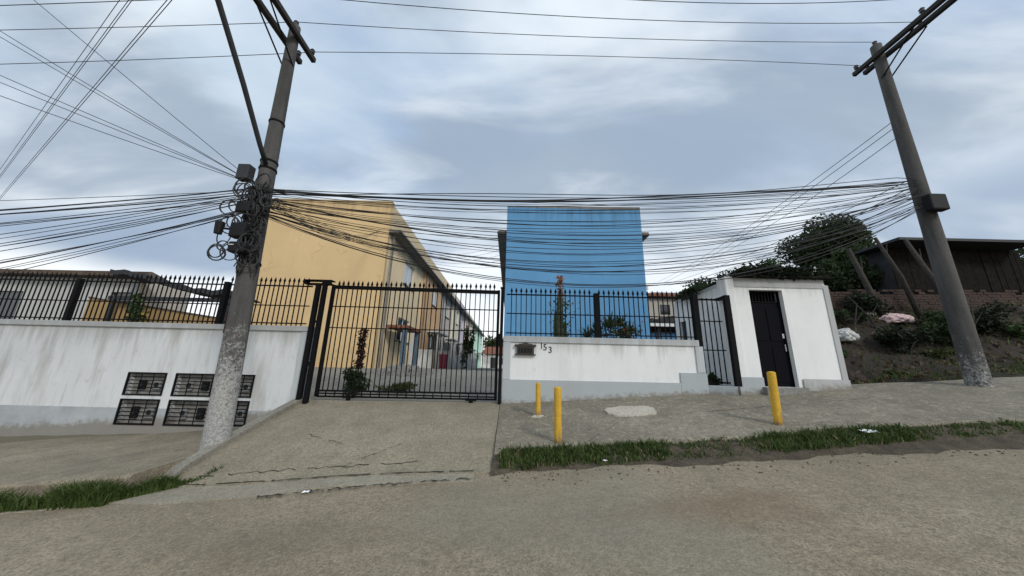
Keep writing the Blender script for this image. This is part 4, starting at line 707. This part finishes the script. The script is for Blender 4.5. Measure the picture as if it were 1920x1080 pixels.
tree('tree', (17.0, 13.6, 4.2), 4, (16.6, 13.4, 6.1), (2.2, 1.2, 1.5), 7500, 0.10, 'leaf_dark', 'dense dark tree leaning over the shack and the dead trunks', 0.16, 41, clumps=24)
tree('tree', (14.3, 13.0, 4.0), 3, (14.2, 13.0, 5.7), (1.5, 0.9, 1.35), 5000, 0.085, 'leaf_dark', 'dark bushy tree behind the brick wall beside the dead trunk', 0.10, 42, clumps=18)
rv = thing('roof_creeper', (6.1, 8.4, 3.82), 'dark creeper sprawling over the gatehouse roof slab', 'creeper')
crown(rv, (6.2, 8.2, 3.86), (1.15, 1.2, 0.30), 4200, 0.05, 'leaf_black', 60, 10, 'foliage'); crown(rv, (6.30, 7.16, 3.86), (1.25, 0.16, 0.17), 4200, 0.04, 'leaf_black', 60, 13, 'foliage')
MB().tube([(5.2, 8.0, 3.83), (5.8, 8.3, 3.87), (6.5, 8.0, 3.86), (7.2, 8.5, 3.85)], 0.015, 5).build('stem', 'bark', rv)
rv2 = thing('creeper', (5.05, 9.0, 3.5), 'creeper trailing along the gatehouse side eave behind the barred panel', 'creeper')
crown(rv2, (5.0, 8.9, 3.72), (0.16, 1.0, 0.14), 700, 0.05, 'leaf_dark', 14, 12, 'foliage')
def shrub(name, loc, radii, n, leaf, mat, label, seed, cat='shrub', stems=6, clumps=10, cz=None):
    t = thing(name, loc, label, cat); x, y, z = loc; o, cs = crown(t, (x, y, cz or z + radii[2]), radii, n, leaf, mat, clumps, seed, 'foliage')
    for c0, s in cs[:stems]: MB().tube([(x, y, z - 0.05), ((x + c0.x) / 2, (y + c0.y) / 2, (z + c0.z) / 2 + 0.05), tuple(c0)], [0.018, 0.012, 0.006], 5).build('stem', 'bark', t)
    return t
zy = z_yard(0, 8.4)
shrub('shrub', (2.65, 8.35, zy), (0.88, 0.4, 0.34), 520, 0.05, 'leaf_olive', 'spreading spiky olive shrub behind the low wall before the blue house', 30, clumps=22, stems=12, cz=2.52)
fl = [o for o in col.objects if o.name.startswith('shrub')][0]
rsp = random.Random(44); msp = MB()
for hx, hy, hz_ in ((2.2, 8.3, 2.45), (2.5, 8.2, 2.6), (2.85, 8.25, 2.65), (3.1, 8.35, 2.5), (2.0, 8.4, 2.35), (2.65, 8.45, 2.75)):
    for k in range(70):
        d_ = Vector((rsp.gauss(0, 1), rsp.gauss(0, 0.7), rsp.uniform(0.0, 1.4))).normalized(); ln = rsp.uniform(0.22, 0.46); sd_ = d_.cross(Vector((0, 0, 1))).normalized() * 0.014; p0_ = Vector((hx, hy, hz_)); p1_ = p0_ + d_ * ln * 0.6; p2_ = p0_ + d_ * ln + Vector((0, 0, -0.06)); i_ = len(msp.v)
        msp.v += [tuple(p0_ - sd_), tuple(p0_ + sd_), tuple(p1_ + sd_), tuple(p1_ - sd_), tuple(p2_)]; msp.f += [(i_, i_ + 1, i_ + 2, i_ + 3), (i_ + 3, i_ + 2, i_ + 4)]
msp.build('spiky_leaves', 'leaf_mid', fl)
mbf = MB(); rf_ = random.Random(5)
for k in range(26): mbf.leaf((2.65 + rf_.uniform(-0.75, 0.75), 8.1 + rf_.uniform(-0.3, 0.3), rf_.uniform(2.4, 2.95)), 0.04)
mbf.build('flowers', 'flower_red', fl)
shrub('shrub', (-3.75, 8.15, z_yard(-3.75, 8.15)), (0.38, 0.32, 0.36), 1100, 0.05, 'leaf_dark', 'dark bushy shrub just inside the gate near the twin posts', 31)
shrub('shrub', (-3.0, 8.7, z_yard(-3.0, 8.7)), (0.55, 0.3, 0.16), 500, 0.05, 'leaf_olive', 'low straggling weeds inside the gate beside the dark shrub', 32)
shrub('shrub', (4.75, 7.75, 1.15), (0.32, 0.15, 0.22), 420, 0.045, 'leaf_mid', 'small green bush at the foot of the narrow barred panel', 33)
shrub('shrub', (-11.9, 10.2, 0.6), (0.35, 0.3, 1.65), 700, 0.09, 'leaf_mid', 'green bush in front of the ochre wall, under the carport', 34)
shrub('shrub', (-11.6, 10.0, 0.6), (0.30, 0.25, 1.25), 450, 0.08, 'leaf_yellow', 'yellow leaved bush before the ochre wall', 35)
shrub('shrub', (-3.2, 24, 1.4), (0.5, 0.5, 1.6), 700, 0.12, 'leaf_mid', 'tall potted bush before the grey beige house', 36)
st = thing('red_leaf_plant', (-3.85, 8.35, z_yard(-3.85, 8.35)), 'tall narrow plant with dark red leaves just inside the gate', 'plant')
MB().tube([(-3.85, 8.35, 0.75), (-3.83, 8.36, 1.5), (-3.80, 8.35, 2.45)], [0.03, 0.025, 0.012], 6).build('stem', 'bark', st)
mbf = MB()
for k in range(420): mbf.leaf((-3.82 + rf_.gauss(0, 0.055), 8.35 + rf_.gauss(0, 0.055), rf_.uniform(1.45, 2.42)), 0.045)
mbf.build('foliage', 'leaf_red', st)
# columnar cactus with orange crown
ct = thing('cactus', (1.25, 8.2, zy), 'tall columnar cactus with orange tip in front of the blue house', 'cactus')
def column(px_, py_, z0, z1, r, name='column'):
    m = MB(); n = 16; zs = rng(z0, z1, 14); nz = len(zs)
    for i, zz in enumerate(zs):
        rr = r * (1.0 if i < nz - 3 else (0.92, 0.7, 0.25)[i - nz + 3]) * (1 + 0.10 * math.sin(i * 1.7))
        for k in range(n): a = 6.283 * k / n; q = rr * (1.0 if k % 2 else 0.72); m.v.append((px_ + q * math.cos(a) + 0.02 * math.sin(zz * 2), py_ + q * math.sin(a), zz))
    for i in range(nz - 1):
        for k in range(n): m.f.append((i * n + k, i * n + (k + 1) % n, (i + 1) * n + (k + 1) % n, (i + 1) * n + k))
    m.f.append(tuple((nz - 1) * n + k for k in range(n))); return m.build(name, 'cactus_skin', ct)
column(1.26, 8.2, zy - 0.1, 3.6, 0.10); column(1.15, 8.22, zy - 0.1, 3.05, 0.05); column(1.40, 8.18, zy - 0.1, 2.75, 0.05)
mbf = MB()
for k in range(220): mbf.leaf((1.27 + rf_.gauss(0, 0.06), 8.2 + rf_.gauss(0, 0.05), rf_.uniform(3.3, 3.95)), 0.04)
mbf.build('flower_spike', 'flower_orange', ct)
mbf = MB()
for k in range(320): mbf.leaf((1.3 + rf_.gauss(0, 0.14), 8.2 + rf_.gauss(0, 0.08), rf_.uniform(2.2, 3.3)), 0.04)
mbf.build('side_leaves', 'leaf_olive', ct)

# kerb grass: stuff
def grass(name, spots, n, hmin, hmax, label, seed, gm='grass'):
    rr = random.Random(seed); m = MB()
    for k in range(n):
        x, y, z, s = spots(rr)
        h_ = rr.uniform(hmin, hmax) * s; a = rr.uniform(0, 6.283); wv = 0.006 + 0.006 * rr.random(); ln = rr.uniform(0.2, 0.9) * h_; b_ = rr.uniform(0, 6.283)
        dx, dy = math.cos(a) * wv, math.sin(a) * wv; lx, ly = math.cos(b_) * ln, math.sin(b_) * ln; i = len(m.v)
        m.v += [(x - dx, y - dy, z - 0.02), (x + dx, y + dy, z - 0.02), (x + dx * 0.8 + lx * 0.35, y + dy * 0.8 + ly * 0.35, z + h_ * 0.6), (x - dx * 0.8 + lx * 0.35, y - dy * 0.8 + ly * 0.35, z + h_ * 0.6), (x + lx, y + ly, z + h_)]
        m.f += [(i, i + 1, i + 2, i + 3), (i + 3, i + 2, i + 4)]
    return kind(m.build(name, gm), 'stuff', label)
def verge_z(x, y): return lerp(z_road(x, y) + 0.012, z_walk(x, 5.1) - 0.05, smooth((y - 4.62) / 0.48))
def dens(x): return 0.28 + 0.72 * smooth(0.5 + 0.9 * math.sin(x * 1.55 + 0.4) + 0.5 * math.sin(x * 3.7))
def sp1(rr):
    while True:
        x = -0.12 + rr.random() * 14; y = 4.64 + 0.46 * rr.random() ** 0.7
        yl = 4.62 + 0.045 * x if x < 6 else 4.9
        if y > max(4.66, yl * 0.985) and rr.random() < dens(x) * (0.25 + 0.75 * smooth(0.5 + 1.3 * math.sin(x * 9.1 + y * 14) * math.sin(x * 5.3 - y * 17))): return (x, y, verge_z(x, y), (0.35 + 0.8 * dens(x)) * rr.uniform(0.5, 1.35))
def ver(x, y):
    v = (y - 4.60) / 0.49; y0 = 4.56 + 0.07 * math.sin(x * 1.9) + 0.05 * math.sin(x * 4.3 + 1) + 0.03 * math.sin(x * 11.0); y1 = 5.10 + 0.05 * math.sin(x * 1.3); yy = lerp(y0, y1, v)
    return (x, yy, (verge_z(x, yy) + 0.010 + 0.014 * math.sin(x * 9 + yy * 20) * v) if v > 0.05 else road_z(x, yy) - 0.012)
sheet('verge', rng(-0.22, 24, 240), rng(4.60, 5.09, 8), ver, 'verge_soil')
grass('grass', sp1, 14000, 0.025, 0.115, 'rough green grass strip along the kerb of the pavement', 51)
wl_ = MB(); rw = random.Random(91); _st = random.getstate(); random.seed(91)
for k in range(240):
    cx_, cy_, cz_, _q = sp1(rw)
    for q in range(rw.randint(3, 8)): wl_.leaf((cx_ + rw.gauss(0, 0.03), cy_ + rw.gauss(0, 0.03), cz_ + rw.uniform(0.01, 0.07)), rw.uniform(0.012, 0.03))
random.setstate(_st); kind(wl_.build('weeds', 'leaf_mid'), 'stuff', 'small broad leaved weeds dotted through the kerb grass')
grass('dry_grass', sp1, 1600, 0.02, 0.09, 'dry straw coloured blades mixed into the kerb grass', 54, 'dry_grass')
def sp2(rr):
    while True:
        u = rr.random(); x = -10 + 5.95 * u ** 0.45
        if x < -4.62: y = lerp(3.86, 4.16, (x + 10) / 5.4) + 0.25 * rr.random() ** 0.7; q = 0.8 + 0.7 * rr.random()
        else: y = lerp(4.36, 4.95, (x + 4.62) / 0.57) + 0.20 * rr.random() - 0.12; q = 0.5 + 0.6 * rr.random()
        pk_ = smooth(0.55 + 0.8 * math.sin(x * 4.3 + 1) * math.sin(x * 1.7 + y * 9)); q *= 0.35 + 0.75 * pk_
        if rr.random() < 0.25 + 0.75 * pk_: return (x, y, z_road(x, y) + 0.02, q)
grass('grass', sp2, 8500, 0.05, 0.17, 'grass tuft growing at the foot of the lower pavement', 52)
def sp3(rr): x = -1.0 + 0.6 * rr.random(); return (x, 4.44 + 0.08 * rr.random(), z_road(x, 4.45) + 0.02, 0.5)
def sp4(rr):
    x = 7.4 + 14 * rr.random(); y = 7.7 + 6 * rr.random() ** 1.5; return (x, y, bankz(x, y), 1.6)
grass('grass', sp4, 3000, 0.05, 0.16, 'rough weeds growing over the earth bank', 53)
mb = MB(); rl = random.Random(77)
for k in range(3500):
    x = 7.5 + 12 * rl.random(); y = 7.7 + 6 * rl.random(); mb.leaf((x, y, bankz(x, y) + 0.02 + 0.06 * rl.random()), 0.06 * rl.uniform(0.5, 1.4))
kind(mb.build('leaf_litter', 'dry_leaf'), 'stuff', 'brown dead leaves strewn over the earth bank')
mb = MB()
for k in range(420):
    x = -0.2 + 9 * rl.random(); y = 4.62 - 0.5 * rl.random() ** 2.5 + 0.02 * x; s = rl.uniform(0.003, 0.012); z = road_z(x, y)
    mb.hexa([(x - s, y - s, z), (x + s, y - s, z), (x + s, y + s, z), (x - s, y + s, z)], [(x - s * .5, y - s * .6, z + s), (x + s * .6, y - s * .4, z + s), (x + s * .5, y + s * .6, z + s), (x - s * .4, y + s * .5, z + s)])
kind(mb.build('gravel', 'dry_leaf'), 'stuff', 'loose grit along the edge of the road by the grass')

# ---------------------------------------------------------------- bank: brick wall, leaning timbers, shack, bags
bw = thing('brick_wall', (11.5, 11.6, 4.2), 'low crumbling dark brick wall along the top of the earth bank', 'wall')
mb = MB(); rb = random.Random(9)
for r_ in range(9):
    for k in range(44):
        if r_ > 6 and rb.random() < 0.35: continue
        x = 9.6 + 0.24 * k + (0.12 if r_ % 2 else 0); z = 3.75 + 0.095 * r_ + 0.02 * (x - 9.6); o_ = rb.uniform(-0.012, 0.012); mb.box(x, x + 0.225, 11.4 + o_, 11.52 + o_, z, z + 0.08)
o = mb.build('brick_courses', 'brick_red', bw); o['kind'] = 'stuff'
MB().hexa([(9.6, 11.43, 2.6), (20.2, 11.43, 2.8), (20.2, 11.5, 2.8), (9.6, 11.5, 2.6)], [(9.6, 11.43, 4.38), (20.2, 11.43, 4.58), (20.2, 11.5, 4.58), (9.6, 11.5, 4.38)]).build('mortar_core', 'rubble_grey', bw)
for (a, c_, r_, lab) in (((13.2, 11.0, 2.4), (12.55, 11.2, 6.15), 0.10, 'thick leaning dead trunk standing before the brick wall on the bank'), ((13.9, 10.7, 4.0), (13.3, 10.9, 6.5), 0.07, 'slimmer bare timber leaning beside the dead trunk'), ((14.9, 10.4, 3.0), (14.4, 10.9, 6.44), 0.09, 'bare timber post holding the front of the dark shack')):
    t = thing('dead_trunk', a, lab, 'trunk'); MB().tube([(a[0], a[1], a[2] - 0.6), tuple(Vector(a).lerp(Vector(c_), 0.4) + Vector((0.05, 0, 0))), c_], [r_ * 1.2, r_, r_ * 0.7], 9).build('stem', 'bark', t, smooth=True)
    MB().tube([tuple(Vector(a).lerp(Vector(c_), 0.7)), tuple(Vector(a).lerp(Vector(c_), 0.85) + Vector((0.25, 0, 0.15)))], [r_ * 0.4, r_ * 0.15], 6).build('stub', 'bark', t)
sh = thing('shack', (16.5, 11.5, 4.4), 'dark wooden shack with flat sheet roof at the top of the bank', 'shack')
MB().box(14.2, 19.5, 10.9, 12.6, 6.45, 6.55).build('roof', 'dark_sheet', sh)
pk = MB().box(-0.105, 0.105, -0.015, 0.015, 0, 2.4).mesh('plank', 'old_board')
for k in range(23): inst('plank', pk, sh, (14.75 + 0.222 * k, 11.7 + jit(0.012), 4.04 + jit(0.02)))
MB().box(14.7, 19.8, 11.74, 12.5, 3.2, 6.44).build('body', 'dark_sheet', sh)
def blob(name, loc, rad, mat, label, cat, seed, sq=(1, 1, 0.7)):
    rr = random.Random(seed); bm_ = bmesh.new(); bmesh.ops.create_icosphere(bm_, subdivisions=4, radius=1)
    ph = [rr.uniform(0, 6) for _ in range(6)]
    for v in bm_.verts:
        n_ = v.co.normalized(); d_ = 1 + 0.14 * math.sin(n_.x * 4 + ph[0]) * math.sin(n_.y * 5 + ph[1]) + 0.08 * math.sin(n_.z * 9 + ph[2]) * math.sin(n_.x * 11 + ph[3]) + 0.05 * math.sin(n_.y * 17 + ph[4])
        d_ += 0.16 * abs(mnoise.noise(n_ * 3.2 + Vector((ph[5], 0, 0)))) - 0.05 * abs(mnoise.noise(n_ * 9)) ; v.co = Vector((n_.x * rad * sq[0] * d_, n_.y * rad * sq[1] * d_, max(-0.5, n_.z) * rad * sq[2] * d_))
    me = bpy.data.meshes.new(name); bm_.to_mesh(me); bm_.free(); me.materials.append(MATS[mat]); o = bpy.data.objects.new(name, me); col.objects.link(o); o.location = loc
    return tag(o, label, cat)
blob('rubble_bag', (10.35, 10.0, bankz(10.35, 10.0) + 0.12), 0.34, 'bag_white', 'lumpy white sack lodged on the bank just past the gatehouse corner', 'sack', 3)
blob('cloth_bundle', (12.9, 10.6, bankz(12.9, 10.6) + 0.1), 0.34, 'pink_cloth', 'pale pink bundle of cloth lying on the bank below the brick wall', 'bundle', 4, (1.3, 0.8, 0.6))
blob('red_sack', (8.3, 8.05, bankz(8.3, 8.05) + 0.12), 0.22, 'brick_red', 'dull red sack at the foot of the bank beside the gatehouse', 'sack', 6)
for k, (bx_, by_, sx, n_, m_) in enumerate(((9.3, 9.4, 0.5, 500, 'leaf_mid'), (11.2, 10.6, 0.7, 800, 'leaf_dark'), (13.6, 10.2, 0.6, 700, 'leaf_dark'), (12.2, 9.2, 0.4, 380, 'leaf_olive'), (15.6, 9.6, 0.8, 900, 'leaf_mid'), (10.0, 8.5, 0.35, 300, 'leaf_olive'))):
    shrub('weed_clump', (bx_, by_, bankz(bx_, by_) - 0.05), (sx, sx * 0.6, sx * 0.5), n_, 0.055, m_, ['low green weeds on the bank next to the gatehouse corner', 'dark scrub at the foot of the brick wall by the white sack', 'dark scrub beside the pale pink bundle', 'olive weeds halfway up the bank below the pink bundle', 'green scrub on the bank behind the second pole', 'olive weeds at the foot of the bank near the second pole'][k], 60 + k, 'weeds', 4)
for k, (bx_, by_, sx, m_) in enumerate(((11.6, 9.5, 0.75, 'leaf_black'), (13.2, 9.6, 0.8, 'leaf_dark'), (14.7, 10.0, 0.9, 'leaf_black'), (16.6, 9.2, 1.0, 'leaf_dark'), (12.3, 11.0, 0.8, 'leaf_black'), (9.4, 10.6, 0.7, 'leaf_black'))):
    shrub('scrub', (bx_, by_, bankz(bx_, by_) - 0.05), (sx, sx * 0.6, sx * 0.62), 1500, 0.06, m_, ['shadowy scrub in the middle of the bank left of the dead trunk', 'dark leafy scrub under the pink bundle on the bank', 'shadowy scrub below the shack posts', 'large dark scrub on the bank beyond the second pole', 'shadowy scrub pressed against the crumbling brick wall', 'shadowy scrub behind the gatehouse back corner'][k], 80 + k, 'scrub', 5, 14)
for k, (a, c_) in enumerate((((10.6, 10.2, 2.3), (11.5, 10.4, 3.9)), ((12.0, 10.2, 2.5), (11.3, 10.5, 4.2)), ((13.4, 9.4, 2.2), (14.6, 9.9, 3.9)))):
    t = thing('fallen_branch', a, ['bare branch propped on the bank above the white sack', 'bare branch leaning left across the bank before the brick wall', 'bare branch rising from the scrub below the pink bundle'][k], 'branch'); MB().tube([tuple(Vector(a) - Vector((0, 0, 0.3))), tuple((Vector(a) + Vector(c_)) / 2 + Vector((0.1, 0, 0.08))), c_], [0.04, 0.03, 0.012], 6).build('stem', 'bark', t)
    MB().tube([tuple((Vector(a) + Vector(c_)) / 2 + Vector((0.1, 0, 0.08))), tuple((Vector(a) + Vector(c_)) / 2 + Vector((0.35, -0.1, 0.5)))], [0.02, 0.006], 5).build('twig', 'bark', t)
rst = random.Random(8); mb = MB()
for k in range(130):
    x = 7.6 + 9 * rst.random(); y = 7.8 + 3.4 * rst.random(); s_ = rst.uniform(0.02, 0.09); z = bankz(x, y)
    mb.hexa([(x - s_, y - s_, z - s_), (x + s_, y - s_ * .8, z - s_), (x + s_ * .9, y + s_, z - s_), (x - s_, y + s_, z - s_)], [(x - s_ * .7, y - s_ * .6, z + s_ * .6), (x + s_ * .8, y - s_ * .4, z + s_ * .8), (x + s_ * .5, y + s_ * .7, z + s_ * .5), (x - s_ * .6, y + s_ * .5, z + s_ * .9)])
kind(mb.build('stones', 'bark'), 'stuff', 'loose stones and broken pieces scattered on the earth bank')
# litter
def paper(loc, s, label, seed, grp=None):
    rr = random.Random(seed); m = MB(); n = 7
    for j in range(n):
        for i in range(n): m.v.append((loc[0] + (i / (n - 1) - 0.5) * s * 1.5 + rr.uniform(-.1, .1) * s, loc[1] + (j / (n - 1) - 0.5) * s + rr.uniform(-.1, .1) * s, loc[2] + rr.uniform(0.0, 0.35) * s))
    for j in range(n - 1):
        for i in range(n - 1): m.f.append((j * n + i, j * n + i + 1, (j + 1) * n + i + 1, (j + 1) * n + i))
    o = m.build('paper_scrap', 'paper_white'); return tag(o, label, 'litter', grp)
paper((5.15, 4.93, verge_z(5.15, 4.93) + 0.07), 0.13, 'crumpled white paper lying on the grass strip by the kerb', 1)
paper((1.30, 4.72, verge_z(1.30, 4.72) + 0.02), 0.05, 'tiny white scrap at the grass edge near the stout yellow bollard', 2)
paper((-2.35, 4.22, road_z(-2.35, 4.22) + 0.025), 0.05, 'tiny white scrap on the gutter at the foot of the drive', 3)
# things in the yard
rh = thing('rubble_heap', (-3.6, 11.2, z_yard(0, 11.2)), 'grey heap of broken concrete inside the yard, beyond the dark shrub', 'rubble')
mb = MB(); rb = random.Random(15)
for k in range(120):
    a = rb.uniform(0, 6.28); d_ = rb.random() ** 0.6; x = -3.6 + 1.1 * d_ * math.cos(a); y = 11.4 + 0.8 * d_ * math.sin(a); s = rb.uniform(0.04, 0.11); z = z_yard(0, y) + 0.30 * (1 - d_) * rb.random()
    mb.hexa([(x - s, y - s, z - s), (x + s, y - s * .8, z - s), (x + s * .9, y + s, z - s), (x - s, y + s, z - s)], [(x - s * .7, y - s * .6, z + s * .6), (x + s * .8, y - s * .4, z + s * .8), (x + s * .5, y + s * .7, z + s * .5), (x - s * .6, y + s * .5, z + s * .9)])
o = mb.build('rubble_pieces', 'rubble_grey', rh); o['kind'] = 'stuff'
rbn = thing('waste_bin', (-4.4, 21.2, 1.4), 'small red waste bin before the orange house', 'bin')
MB().tube([(-4.2, 20.6, 1.4), (-4.2, 20.6, 2.2)], [0.22, 0.28], 14).build('bin_body', 'red_plastic', rbn); MB().tube([(-4.2, 20.6, 2.201), (-4.2, 20.6, 2.26), (-4.2, 20.6, 2.32)], [0.30, 0.29, 0.12], 14).build('lid', 'red_plastic', rbn)
for o in list(col.objects):
    if o.type == 'MESH' and o.name in ('ground',): o.data.polygons.foreach_set('use_smooth', [True] * len(o.data.polygons))
